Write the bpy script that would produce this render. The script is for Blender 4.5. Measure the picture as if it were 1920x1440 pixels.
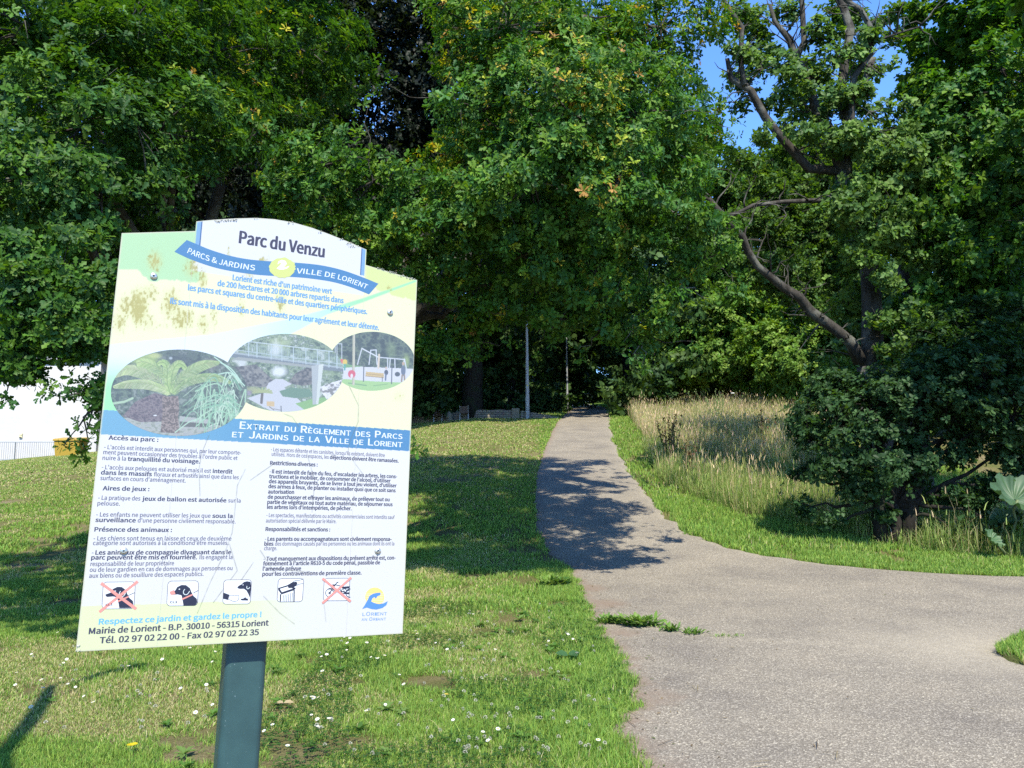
import bpy, bmesh, math, random
import numpy as np
from mathutils import Vector, Matrix
from mathutils.geometry import tessellate_polygon

for o in list(bpy.data.objects):
    bpy.data.objects.remove(o)
scene = bpy.context.scene
COL = scene.collection
R = math.radians

# ------------------------------------------------------------------ camera
F = 1420.0                      # focal length in pixels of the 1920 px wide photograph
PITCH = math.atan(160 / F)
CAM = np.array([0.0, 0.0, 1.6])
cam_d = bpy.data.cameras.new('camera')
cam_d.sensor_fit = 'HORIZONTAL'
cam_d.sensor_width = 36.0
cam_d.lens = 36.0 * F / 1920
cam_d.clip_start = 0.05
cam_d.clip_end = 1500
cam = bpy.data.objects.new('camera', cam_d)
cam.location = CAM
cam.rotation_euler = (R(90) + PITCH, 0, 0)
COL.objects.link(cam)
scene.camera = cam

# ------------------------------------------------------------------ light
SUN_EL, SUN_AZ = R(52), R(7)   # azimuth: to the right of straight behind the camera
world = bpy.data.worlds.new('World')
scene.world = world
world.use_nodes = True
wn = world.node_tree.nodes
wn.clear()
sky = wn.new('ShaderNodeTexSky')
sky.sky_type = 'NISHITA'
sky.sun_disc = False
sky.sun_elevation = SUN_EL
sky.sun_rotation = R(180) - SUN_AZ
sky.air_density = 1.0
sky.dust_density = 0.0
sky.ozone_density = 5.0
bg = wn.new('ShaderNodeBackground')
bg.inputs['Strength'].default_value = 0.15
wo = wn.new('ShaderNodeOutputWorld')
tint = wn.new('ShaderNodeMix'); tint.data_type = 'RGBA'; tint.blend_type = 'MULTIPLY'
tint.inputs[0].default_value = 1.0; tint.inputs[7].default_value = (.64, .86, 1.13, 1)     # clear deep blue air
world.node_tree.links.new(sky.outputs[0], tint.inputs[6])
world.node_tree.links.new(tint.outputs[2], bg.inputs[0])
world.node_tree.links.new(bg.outputs[0], wo.inputs[0])
sun_d = bpy.data.lights.new('sun', 'SUN')
sun_d.energy = 4.4
sun_d.angle = R(0.5)
sun_d.color = (1.0, 0.93, 0.79)
sun = bpy.data.objects.new('sun', sun_d)
SUNV = np.array([math.sin(SUN_AZ) * math.cos(SUN_EL), -math.cos(SUN_AZ) * math.cos(SUN_EL), math.sin(SUN_EL)])
sun.rotation_euler = Vector(SUNV).to_track_quat('Z', 'Y').to_euler()
sun.location = (8, -20, 30)
COL.objects.link(sun)
scene.view_settings.view_transform = 'Standard'
scene.view_settings.look = 'None'
scene.view_settings.exposure = 1.22
scene.view_settings.gamma = 1.0
scene.render.engine = 'CYCLES'
scene.cycles.max_bounces = 7
scene.cycles.diffuse_bounces = 3
scene.cycles.transmission_bounces = 4
scene.cycles.use_denoising = False

# ------------------------------------------------------------------ helpers
def ray(px, py):
    x, yd = (px - 960) / F, (py - 720) / F
    return np.array([x, math.cos(PITCH) + math.sin(PITCH) * yd, math.sin(PITCH) - math.cos(PITCH) * yd])

def at(px, py, d):
    r = ray(px, py)
    return CAM + r * (d / r[1])

PY_ = np.array([-60, -20, 0, 5, 8, 11, 16, 24.6, 34, 55, 90, 160, 400.])
PZ_ = np.array([0, 0, 0, 0, .03, .17, .81, 2.12, 3.5, 6.1, 9.0, 11, 12.])
def _pchip(xs, ys):
    h = np.diff(xs); dl = np.diff(ys) / h
    m = np.zeros(len(xs))
    for i in range(1, len(xs) - 1):
        if dl[i-1] * dl[i] > 0:
            w1, w2 = 2*h[i] + h[i-1], h[i] + 2*h[i-1]
            m[i] = (w1 + w2) / (w1 / dl[i-1] + w2 / dl[i])
    m[-1] = dl[-1]
    def f(x):
        x = np.clip(np.asarray(x, float), xs[0], xs[-1])
        i = np.clip(np.searchsorted(xs, x) - 1, 0, len(xs) - 2)
        t = (x - xs[i]) / h[i]
        return (ys[i]*(1+2*t)*(1-t)**2 + m[i]*h[i]*t*(1-t)**2 + ys[i+1]*t*t*(3-2*t) + m[i+1]*h[i]*t*t*(t-1))
    return f
prof = _pchip(PY_, PZ_)
def ter(x, y):
    x = np.asarray(x, float); y = np.asarray(y, float)
    yy = np.clip(y, 0, 45) / 40
    z = prof(y)
    z = z - .092 * np.clip(-x - 2, 0, 40) * yy
    z = z + .035 * np.clip(x - 4, 0, 25) * np.clip((y - 12) / 12, 0, 1)
    z = z + .012 * np.sin(x * 1.3 + y * .7) * np.clip(np.abs(x - 1) / 3, 0, 1) + .01 * np.sin(y * 1.9 - x * .8) * np.clip((-x) / 2, 0, 1)
    return z

def ground(px, py):
    r = ray(px, py)
    t = 0.5
    for i in range(4000):
        p = CAM + r * t
        if p[2] <= ter(p[0], p[1]):
            break
        t += 0.01 + 0.002 * t
    return p

def vnoise(x, y, seed=0):
    x = np.asarray(x, float); y = np.asarray(y, float)
    xi, yi = np.floor(x).astype(np.int64), np.floor(y).astype(np.int64)
    xf, yf = x - xi, y - yi
    def h(a, b):
        n = (a * 374761393 + b * 668265263 + seed * 974634777) & 0xffffffff
        n = ((n ^ (n >> 13)) * 1274126177) & 0xffffffff
        return ((n ^ (n >> 16)) & 0xffff) / 65535.0
    u, v = xf*xf*(3-2*xf), yf*yf*(3-2*yf)
    return (h(xi, yi)*(1-u)*(1-v) + h(xi+1, yi)*u*(1-v) + h(xi, yi+1)*(1-u)*v + h(xi+1, yi+1)*u*v)
def fbm(x, y, seed=0, o=4):
    s, a, t = 0, .5, 0
    for i in range(o):
        s = s + a * vnoise(x * 2**i, y * 2**i, seed + i * 17); t += a; a *= .5
    return s / t

def srgb(r, g, b):
    f = lambda c: (c / 12.92 if c <= .04045 else ((c + .055) / 1.055) ** 2.4)
    return (f(r/255), f(g/255), f(b/255), 1)

def link(o, parent=None):
    COL.objects.link(o)
    if parent is not None:
        o.parent = parent
    return o

def tag(o, label=None, cat=None, group=None, kind=None):
    if label: o['label'] = label
    if cat: o['category'] = cat
    if group: o['group'] = group
    if kind: o['kind'] = kind
    return o

def empty(name, loc, label, cat, group=None):
    o = bpy.data.objects.new(name, None)
    o.location = tuple(float(c) for c in loc)
    o.empty_display_size = .2
    COL.objects.link(o)
    return tag(o, label, cat, group)

def np_mesh(name, V, faces, mats, colors=None, smooth=False, midx=None):
    """faces: (n,k) int array or list of such arrays; colors: per-vertex rgba."""
    if not isinstance(faces, list): faces = [faces]
    faces = [np.asarray(f, np.int64) for f in faces if len(f)]
    me = bpy.data.meshes.new(name)
    V = np.asarray(V, np.float32)
    me.vertices.add(len(V)); me.vertices.foreach_set('co', V.ravel())
    loops = np.concatenate([f.ravel() for f in faces]).astype(np.int32)
    tot = np.concatenate([np.full(len(f), f.shape[1]) for f in faces]).astype(np.int32)
    st = np.concatenate([[0], np.cumsum(tot)[:-1]]).astype(np.int32)
    me.loops.add(len(loops)); me.loops.foreach_set('vertex_index', loops)
    me.polygons.add(len(tot)); me.polygons.foreach_set('loop_start', st)
    if midx is not None: me.polygons.foreach_set('material_index', np.asarray(midx, np.int32))
    if smooth: me.polygons.foreach_set('use_smooth', np.ones(len(tot), bool))
    if colors is not None:
        c = np.ones((len(V), 4), np.float32); c[:, :3] = np.asarray(colors, np.float32)[:, :3]
        a = me.color_attributes.new('tint', 'FLOAT_COLOR', 'POINT')
        a.data.foreach_set('color', c.ravel())
    me.update(calc_edges=True)
    for m in (mats if isinstance(mats, (list, tuple)) else [mats]): me.materials.append(m)
    return me

class MB:
    """collects boxes, tubes and other shapes, builds ONE mesh object"""
    def __init__(s): s.v = []; s.f = []; s.n = 0
    def add(s, V, Fs):
        V = [tuple(float(c) for c in v) for v in V]
        s.v += V; s.f += [tuple(i + s.n for i in f) for f in Fs]; s.n += len(V)
    def box(s, c, size, rot=None):
        c = np.array(c, float); h = np.array(size, float) / 2
        P = np.array([[x, y, z] for x in (-1, 1) for y in (-1, 1) for z in (-1, 1)]) * h
        if rot is not None: P = P @ np.array(rot).T
        s.add(P + c, [(0,1,3,2),(4,6,7,5),(0,4,5,1),(2,3,7,6),(0,2,6,4),(1,5,7,3)])
    def tube(s, pts, rad, n=8, cap=True):
        pts = np.array(pts, float); k = len(pts)
        rad = np.full(k, rad) if np.isscalar(rad) else np.array(rad, float)
        T = np.gradient(pts, axis=0); T /= np.linalg.norm(T, axis=1)[:, None] + 1e-9
        a = np.array([1, 0, 0.]) if abs(T[0][0]) < .8 else np.array([0, 1, 0.])
        V = []
        for i in range(k):
            u = a - T[i] * (a @ T[i]); u /= np.linalg.norm(u) + 1e-9; w = np.cross(T[i], u); a = u
            for j in range(n):
                t = 2*math.pi*j/n
                V.append(pts[i] + rad[i]*(math.cos(t)*u + math.sin(t)*w))
        Fs = [(i*n+j, i*n+(j+1) % n, (i+1)*n+(j+1) % n, (i+1)*n+j) for i in range(k-1) for j in range(n)]
        if cap: Fs += [tuple(range(n-1, -1, -1)), tuple((k-1)*n+j for j in range(n))]
        s.add(V, Fs)
    def lathe(s, prof, c, n=16, axis='z'):
        V = []; Fs = []
        for (r, z) in prof:
            for j in range(n):
                t = 2*math.pi*j/n
                V.append((c[0]+r*math.cos(t), c[1]+r*math.sin(t), c[2]+z))
        k = len(prof)
        Fs = [(i*n+j, i*n+(j+1) % n, (i+1)*n+(j+1) % n, (i+1)*n+j) for i in range(k-1) for j in range(n)]
        Fs += [tuple(range(n-1, -1, -1)), tuple((k-1)*n+j for j in range(n))]
        s.add(V, Fs)
    def build(s, name, mat, parent=None, smooth=False, bevel=0):
        me = bpy.data.meshes.new(name)
        me.from_pydata(s.v, [], s.f); me.update()
        if smooth:
            me.polygons.foreach_set('use_smooth', np.ones(len(me.polygons), bool))
        me.materials.append(mat)
        o = bpy.data.objects.new(name, me)
        if bevel:
            b = o.modifiers.new('bevel', 'BEVEL'); b.width = bevel; b.segments = 3; b.limit_method = 'ANGLE'
        return link(o, parent)

# ------------------------------------------------------------------ materials
def mat(name, color=(.5, .5, .5, 1), rough=.6, spec=.5, metal=0):
    m = bpy.data.materials.new(name); m.use_nodes = True
    b = m.node_tree.nodes['Principled BSDF']
    b.inputs['Base Color'].default_value = color if len(color) == 4 else (*color, 1)
    b.inputs['Roughness'].default_value = rough
    b.inputs['Specular IOR Level'].default_value = spec
    b.inputs['Metallic'].default_value = metal
    return m
def nd(m, t, **kw):
    n = m.node_tree.nodes.new(t)
    for k, v in kw.items(): setattr(n, k, v)
    return n
def lk(m, a, b): m.node_tree.links.new(a, b)
def bsdf(m): return m.node_tree.nodes['Principled BSDF']
def noise(m, scale, detail=4, rough=.6, coord='Object', vec=None):
    if vec is None:
        tc = nd(m, 'ShaderNodeTexCoord'); vec = tc.outputs[coord]
    n = nd(m, 'ShaderNodeTexNoise'); n.inputs['Scale'].default_value = scale
    n.inputs['Detail'].default_value = detail; n.inputs['Roughness'].default_value = rough
    lk(m, vec, n.inputs['Vector'])
    return n
def ramp(m, src, stops):
    r = nd(m, 'ShaderNodeValToRGB'); e = r.color_ramp.elements
    while len(e) < len(stops): e.new(.5)
    for el, (p, c) in zip(e, stops):
        el.position = p; el.color = c if len(c) == 4 else (*c, 1)
    lk(m, src, r.inputs[0])
    return r
def mix(m, fac, a, b, mode='MIX'):
    n = nd(m, 'ShaderNodeMix', data_type='RGBA', blend_type=mode)
    for s, i in ((fac, 0), (a, 6), (b, 7)):
        if hasattr(s, 'links'): lk(m, s, n.inputs[i])
        else: n.inputs[i].default_value = s if i == 0 else (s if len(s) == 4 else (*s, 1))
    return n.outputs[2]
def bump(m, src, strength=.4, dist=.02):
    b = nd(m, 'ShaderNodeBump'); b.inputs['Strength'].default_value = strength; b.inputs['Distance'].default_value = dist
    lk(m, src, b.inputs['Height']); lk(m, b.outputs[0], bsdf(m).inputs['Normal'])
def attr(m, name='tint'):
    a = nd(m, 'ShaderNodeAttribute'); a.attribute_name = name; return a.outputs['Color']

def leaf_mat(name, rough=.5, trans=.36, spec=.16, tr_tint=(1.45, 1.5, .3)):
    m = mat(name, rough=rough, spec=spec)
    c = attr(m)
    lk(m, c, bsdf(m).inputs['Base Color'])
    t = nd(m, 'ShaderNodeBsdfTranslucent')
    lk(m, mix(m, 1.0, c, tr_tint, 'MULTIPLY'), t.inputs['Color'])
    ms = nd(m, 'ShaderNodeMixShader'); ms.inputs[0].default_value = trans
    out = [n for n in m.node_tree.nodes if n.type == 'OUTPUT_MATERIAL'][0]
    lk(m, bsdf(m).outputs[0], ms.inputs[1]); lk(m, t.outputs[0], ms.inputs[2]); lk(m, ms.outputs[0], out.inputs[0])
    return m
M_LEAF = leaf_mat('oak_leaf')
M_FARLEAF = leaf_mat('far_leaf', rough=.55, trans=.28)
M_BLADE = leaf_mat('grass_blade', rough=.6, trans=.4, spec=.2, tr_tint=(1.1, 1.15, .5))

def bark_mat(name, a, b, c, scale=9):
    m = mat(name, rough=.9, spec=.2)
    tc = nd(m, 'ShaderNodeTexCoord'); mp = nd(m, 'ShaderNodeMapping'); mp.inputs['Scale'].default_value = (1, 1, .3)
    lk(m, tc.outputs['Object'], mp.inputs['Vector'])
    n = noise(m, scale, 6, .7, vec=mp.outputs[0])
    n2 = noise(m, 2.2, 4, .6)
    r = ramp(m, n.outputs[0], [(.3, a), (.6, b)])
    r2 = ramp(m, n2.outputs[0], [(.5, (0, 0, 0)), (.62, (1, 1, 1))])
    lk(m, mix(m, r2.outputs[0], r.outputs[0], c), bsdf(m).inputs['Base Color'])
    bump(m, n.outputs[0], .9, .04)
    return m
M_BARK = bark_mat('oak_bark', (.015, .013, .011), (.055, .05, .043), (.105, .105, .09))
M_DARKBARK = bark_mat('dark_bark', (.008, .007, .006), (.024, .02, .016), (.018, .024, .012))

def printed_mat():
    m = mat('printed_vinyl', rough=.32, spec=.45)
    lk(m, mix(m, 1.0, attr(m), (.62, .62, .62), 'MULTIPLY'), bsdf(m).inputs['Base Color'])
    return m
M_PRINT = printed_mat()

# ------------------------------------------------------------------ path outline (world metres, from the photo)
LEFT_PX = [(1165,1600),(1180,1440),(1165,1380),(1176,1330),(1168,1285),(1150,1230),(1136,1195),(1108,1160),(1092,1125),(1078,1092),(1052,1062),(1022,1032),(1003,990),(1001,935),(1006,885),(1017,848),(1031,818),(1043,793),(1075,766)]
RIGHT_PX = [(1905,1084),(1760,1077),(1650,1070),(1560,1062),(1500,1054),(1430,1044),(1370,1031),(1320,1015),(1290,1000),(1258,975),(1238,955),(1205,915),(1182,885),(1166,858),(1152,828),(1146,795),(1139,766)]
LP = np.array([ground(*p) for p in LEFT_PX]); RP = np.array([ground(*p) for p in RIGHT_PX])
LP = np.vstack([[LP[0, 0] + .1, -6, 0], LP]); LP = LP[np.argsort(LP[:, 1])]
RP = np.vstack([[30, RP[0, 1] - .6, 0], [13, RP[0, 1] - .25, 0], RP]); RP = RP[np.argsort(RP[:, 1])]
YEND = min(LP[-1, 1], RP[-1, 1]) + 6
LP = np.vstack([LP, [LP[-1, 0] + .4, YEND + 30, 0]]); RP = np.vstack([RP, [RP[-1, 0] + .4, YEND + 30, 0]])
def xl(y):
    y = np.asarray(y, float)
    return np.interp(y, LP[:, 1], LP[:, 0]) + (.16*(fbm(y*1.9, y*0+3, 41, 3) - .55) + .12*(vnoise(y*9, y*0, 5) - .55))*np.clip(1.5 - y/14, .35, 1)
def xr(y):
    y = np.asarray(y, float)
    return np.where(y < RP[0, 1], 30.0, np.interp(y, RP[:, 1], RP[:, 0]) + .3*(fbm(y*2.3, y*0+9, 43, 3) - .5) + .1*(vnoise(y*7, y*0+2, 6) - .5))
# grass wedge on the right of the path
WEDGE = np.array([ground(*p)[:2] for p in [(1866,1231),(1885,1218),(1905,1206),(1935,1192),(2050,1160),(2300,1180),(2300,1360),(2050,1300),(1930,1258),(1890,1247)]])
def inpoly(x, y, P):
    x = np.asarray(x); y = np.asarray(y); c = np.zeros(x.shape, bool)
    j = len(P) - 1
    for i in range(len(P)):
        xi, yi, xj, yj = P[i][0], P[i][1], P[j][0], P[j][1]
        cond = ((yi > y) != (yj > y)) & (x < (xj - xi) * (y - yi) / (yj - yi + 1e-12) + xi)
        c ^= cond; j = i
    return c
def on_path(x, y, m=0.0):
    p = (x > xl(y) + m) & (x < xr(y) - m)
    return p & ~inpoly(x, y, WEDGE)

# ------------------------------------------------------------------ ground
def lawn_color_nodes(m, vec):
    """patchy green / straw colour shared by soil sheet and blades"""
    n1 = noise(m, .55, 4, .55, vec=vec); n2 = noise(m, 2.6, 5, .65, vec=vec)
    mx = nd(m, 'ShaderNodeMath', operation='MULTIPLY_ADD'); mx.inputs[1].default_value = .55; lk(m, n1.outputs[0], mx.inputs[0])
    m2 = nd(m, 'ShaderNodeMath', operation='MULTIPLY'); m2.inputs[1].default_value = .45; lk(m, n2.outputs[0], m2.inputs[0]); lk(m, m2.outputs[0], mx.inputs[2])
    return mx.outputs[0]
def ground_mat():
    m = mat('lawn_soil', rough=.95, spec=.1)
    g = nd(m, 'ShaderNodeNewGeometry')
    v = lawn_color_nodes(m, g.outputs['Position'])
    r = ramp(m, v, [(.36, (.09, .11, .03)), (.5, (.14, .13, .05)), (.62, (.2, .165, .095))])
    n = noise(m, 60, 4, .8, vec=g.outputs['Position'])
    rr = ramp(m, n.outputs[0], [(.3, (.45, .45, .45)), (.7, (1.3, 1.3, 1.3))])
    lk(m, mix(m, 1.0, r.outputs[0], rr.outputs[0], 'MULTIPLY'), bsdf(m).inputs['Base Color'])
    bump(m, n.outputs[0], .8, .03)
    return m
def build_ground():
    xs = np.unique(np.concatenate([np.linspace(-220, -30, 40), np.arange(-30, 32, .6), np.linspace(32, 220, 40)]))
    ys = np.unique(np.concatenate([np.linspace(-60, -4, 20), np.arange(-4, 30, .35), np.arange(30, 100, 1.0), np.linspace(100, 390, 40)]))
    X, Y = np.meshgrid(xs, ys)
    V = np.stack([X, Y, ter(X, Y)], -1).reshape(-1, 3)
    nx = len(xs); i = np.arange((len(ys)-1)*(nx-1)); a = (i // (nx-1))*nx + i % (nx-1)
    o = link(bpy.data.objects.new('ground', np_mesh('ground', V, np.stack([a, a+1, a+nx+1, a+nx], 1), ground_mat(), smooth=True)))
    tag(o, 'grassy ground sloping up from the path junction', kind='structure')
build_ground()

def path_mat():
    m = mat('gravel_asphalt', rough=.9, spec=.25)
    g = nd(m, 'ShaderNodeNewGeometry'); P = g.outputs['Position']
    v1 = nd(m, 'ShaderNodeTexVoronoi'); v1.inputs['Scale'].default_value = 120; lk(m, P, v1.inputs['Vector'])
    sx = nd(m, 'ShaderNodeSeparateColor'); lk(m, v1.outputs['Color'], sx.inputs[0])
    r = ramp(m, sx.outputs[0], [(.0, (.108, .098, .084)), (.35, (.132, .12, .103)), (.7, (.178, .162, .14)), (.9, (.235, .217, .187)), (1., (.33, .31, .27))])
    v2 = nd(m, 'ShaderNodeTexVoronoi'); v2.inputs['Scale'].default_value = 52; lk(m, P, v2.inputs['Vector'])
    s2 = nd(m, 'ShaderNodeSeparateColor'); lk(m, v2.outputs['Color'], s2.inputs[0])
    peb = ramp(m, s2.outputs[1], [(.90, (0, 0, 0)), (.93, (1, 1, 1))])
    d2 = ramp(m, v2.outputs['Distance'], [(.28, (1, 1, 1)), (.4, (0, 0, 0))])
    pm = mix(m, 1.0, peb.outputs[0], d2.outputs[0], 'MULTIPLY')
    c = mix(m, pm, r.outputs[0], (.34, .32, .265))
    n = noise(m, 1.1, 4, .6, vec=P)
    rr = ramp(m, n.outputs[0], [(.3, (.8, .8, .82)), (.5, (1.0, 1.0, .99)), (.7, (1.13, 1.12, 1.09))])
    c = mix(m, 1.0, c, rr.outputs[0], 'MULTIPLY')
    at_ = nd(m, 'ShaderNodeAttribute'); at_.attribute_name = 'tint'
    sd = nd(m, 'ShaderNodeSeparateColor'); lk(m, at_.outputs['Color'], sd.inputs[0])
    nn = noise(m, 9, 5, .7, vec=P)
    ad = nd(m, 'ShaderNodeMath', operation='MULTIPLY_ADD'); ad.inputs[1].default_value = .9; ad.inputs[2].default_value = -.45; lk(m, nn.outputs[0], ad.inputs[0])
    ad2 = nd(m, 'ShaderNodeMath', operation='ADD', use_clamp=True); lk(m, ad.outputs[0], ad2.inputs[0]); lk(m, sd.outputs[0], ad2.inputs[1])
    dm = ramp(m, ad2.outputs[0], [(.3, (0, 0, 0)), (.75, (.85, .85, .85))])
    nf = noise(m, 120, 3, .7, vec=P)
    dirt = ramp(m, nf.outputs[0], [(.3, (.115, .088, .068)), (.7, (.2, .158, .128))])
    pl = nd(m, 'ShaderNodeMath', operation='MULTIPLY'); lk(m, sd.outputs[1], pl.inputs[0]); lk(m, nn.outputs[0], pl.inputs[1])
    c = mix(m, pl.outputs[0], c, (.3, .275, .225))
    c = mix(m, dm.outputs[0], c, dirt.outputs[0])
    c = mix(m, 1.0, c, (1.13, 1.095, 1.01), 'MULTIPLY')
    lk(m, c, bsdf(m).inputs['Base Color'])
    bump(m, v1.outputs['Distance'], .55, .008)
    return m
def build_path():
    ys = np.unique(np.concatenate([np.arange(-6, 12.5, .06), np.arange(12.5, 30, .15), np.arange(30, YEND + 25, .5)]))
    k = 60
    V = []; C = []
    for y in ys:
        a, b = float(xl(y)), float(min(xr(y), 30))
        t = np.linspace(0, 1, k); t = t**1.8 if b - a > 5 else t
        x = a + (b - a) * t
        z = ter(x, y) + .022 + .006*np.sin(x*1.1 + y*.4)
        z[0] -= .05; z[-1] -= .05
        V.append(np.stack([x, np.full(k, y), z], 1))
        dist = x - a
        dirt = np.exp(-dist / .22) * .95
        # loose brown earth washed on to the near-left edge
        for (gx, gy, rr, s) in SOIL: dirt = np.maximum(dirt, s*np.exp(-(((x-gx)**2 + (y-gy)**2) / rr**2)))
        # pale worn joint between old and new surfacing
        pale = np.exp(-((x - PW[0])**2 + (y - PW[1])**2)/.9**2)*1.1
        jy = np.interp(x, JX, JY); pale = np.maximum(pale, np.exp(-((y - jy)/.05)**2)*.7*(x < JX[-1])*(x > JX[0]))
        pale = np.maximum(pale, np.exp(-(b - x)/.12)*.9*(b < 29))
        C.append(np.stack([np.clip(dirt, 0, 1), np.clip(pale, 0, 1), dirt*0], 1))
    V = np.concatenate(V); C = np.concatenate(C)
    n = len(ys); i = np.arange((n-1)*(k-1)); a = (i // (k-1))*k + i % (k-1)
    o = link(bpy.data.objects.new('path', np_mesh('path', V, np.stack([a, a+1, a+k+1, a+k], 1), path_mat(), C, smooth=True)))
    tag(o, 'pale gravelly asphalt path climbing into the wood', kind='structure')
SOIL = [(*ground(1130, 1135)[:2], .35, .8), (*ground(1165, 1190)[:2], .25, .75), (*ground(1215, 1310)[:2], .3, .7), (*ground(1100, 1105)[:2], .3, .9), (*ground(1230, 1405)[:2], .2, .5)]
PW = ground(1860, 1225)[:2]
_j = np.array([ground(*p)[:2] for p in [(1120,1165),(1200,1178),(1310,1193),(1440,1205),(1600,1216),(1760,1226),(1866,1232)]]); JX, JY = _j[:, 0], _j[:, 1]
build_path()

def build_wedge():
    P3 = [(x, y) for x, y in WEDGE]
    mb = MB()
    c = WEDGE.mean(0); rings = []
    V = [(c[0], c[1], float(ter(*c)) + .06)]
    for s, dz in ((.5, .06), (.85, .055), (.97, .045), (1.0, .0)):
        for (x, y) in P3:
            X, Y = c + (np.array([x, y]) - c) * s
            V.append((X, Y, float(ter(X, Y)) + dz))
    n = len(P3); Fs = [(0, 1+(j), 1+(j+1) % n) for j in range(n)]
    for r_ in range(3):
        for j in range(n):
            a = 1 + r_*n
            Fs.append((a+j, a+n+j, a+n+(j+1) % n, a+(j+1) % n))
    mb.add(V, Fs)
    o = mb.build('grass_verge', bpy.data.materials['lawn_soil'], smooth=True)
    tag(o, 'small wedge of turf between the two arms of the path', kind='structure')
build_wedge()

# ------------------------------------------------------------------ grass as stuff
def blades(P, H, W, rng, lean=.5, base=None, tipc=None, jitter=.25, curve=.5):
    """P (n,3) roots; five-vertex blades with a bend; returns V,F(list),C"""
    n = len(P)
    th = rng.uniform(0, 2*np.pi, n); side = np.stack([np.cos(th), np.sin(th), np.zeros(n)], 1)
    ph = rng.uniform(0, 2*np.pi, n); ln = np.minimum(rng.uniform(0, lean, n), .93) * H
    d = np.stack([np.cos(ph), np.sin(ph), np.zeros(n)], 1) * ln[:, None]
    up = np.zeros((n, 3)); up[:, 2] = H * np.sqrt(np.clip(1 - (ln/H)**2, .1, 1))
    w = (side * W[:, None]) * .5
    mid = P + up*.6 + d*(.6 - .3*curve); tip = P + up*(1-.12*curve) + d
    V = np.stack([P - w, P + w, mid - w*.75, mid + w*.75, tip], 1).reshape(-1, 3)
    b = np.arange(n)[:, None]*5
    Fq = b + np.array([[0, 1, 3, 2]]); Ft = b + np.array([[2, 3, 4]])
    j = 1 + rng.uniform(-jitter, jitter, (n, 1))
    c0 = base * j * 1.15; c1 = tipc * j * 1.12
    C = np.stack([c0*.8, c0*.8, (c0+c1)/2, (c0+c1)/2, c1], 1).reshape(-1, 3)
    return V, [Fq, Ft], C
def pick(rng, n, cols, w=None):
    cols = np.array(cols); i = rng.choice(len(cols), n, p=None if w is None else np.array(w)/np.sum(w)); return cols[i]

GREENS = [(.12, .22, .03), (.165, .26, .036), (.1, .195, .034), (.205, .275, .058)]
STRAWS = [(.34, .305, .15), (.4, .35, .19), (.29, .28, .11), (.23, .26, .075)]
def dryness(x, y):
    n = .55*fbm(x*.55, y*.55, 3) + .45*fbm(x*2.2, y*2.2, 9)
    d = np.clip((n - .42) / .16, 0, 1)
    d = d * np.clip(1.15 - .0*x, 0, 1)
    # greener belt along the path edge, drier on the far lawn
    d = d * np.clip((xl(y) - x) / 1.6, .12, 1)
    d = np.maximum(d, np.clip((y - 17) / 8, 0, .75) * (x < 1))
    return d
BALD = [(*ground(960, 1165)[:2], .5), (*ground(1000, 1268)[:2], .3), (*ground(1058, 1272)[:2], .18), (*ground(985, 1090)[:2], .6), (*ground(905, 1190)[:2], .25), (*ground(530, 1330)[:2], .2), (*ground(590, 1240)[:2], .25)]
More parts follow.
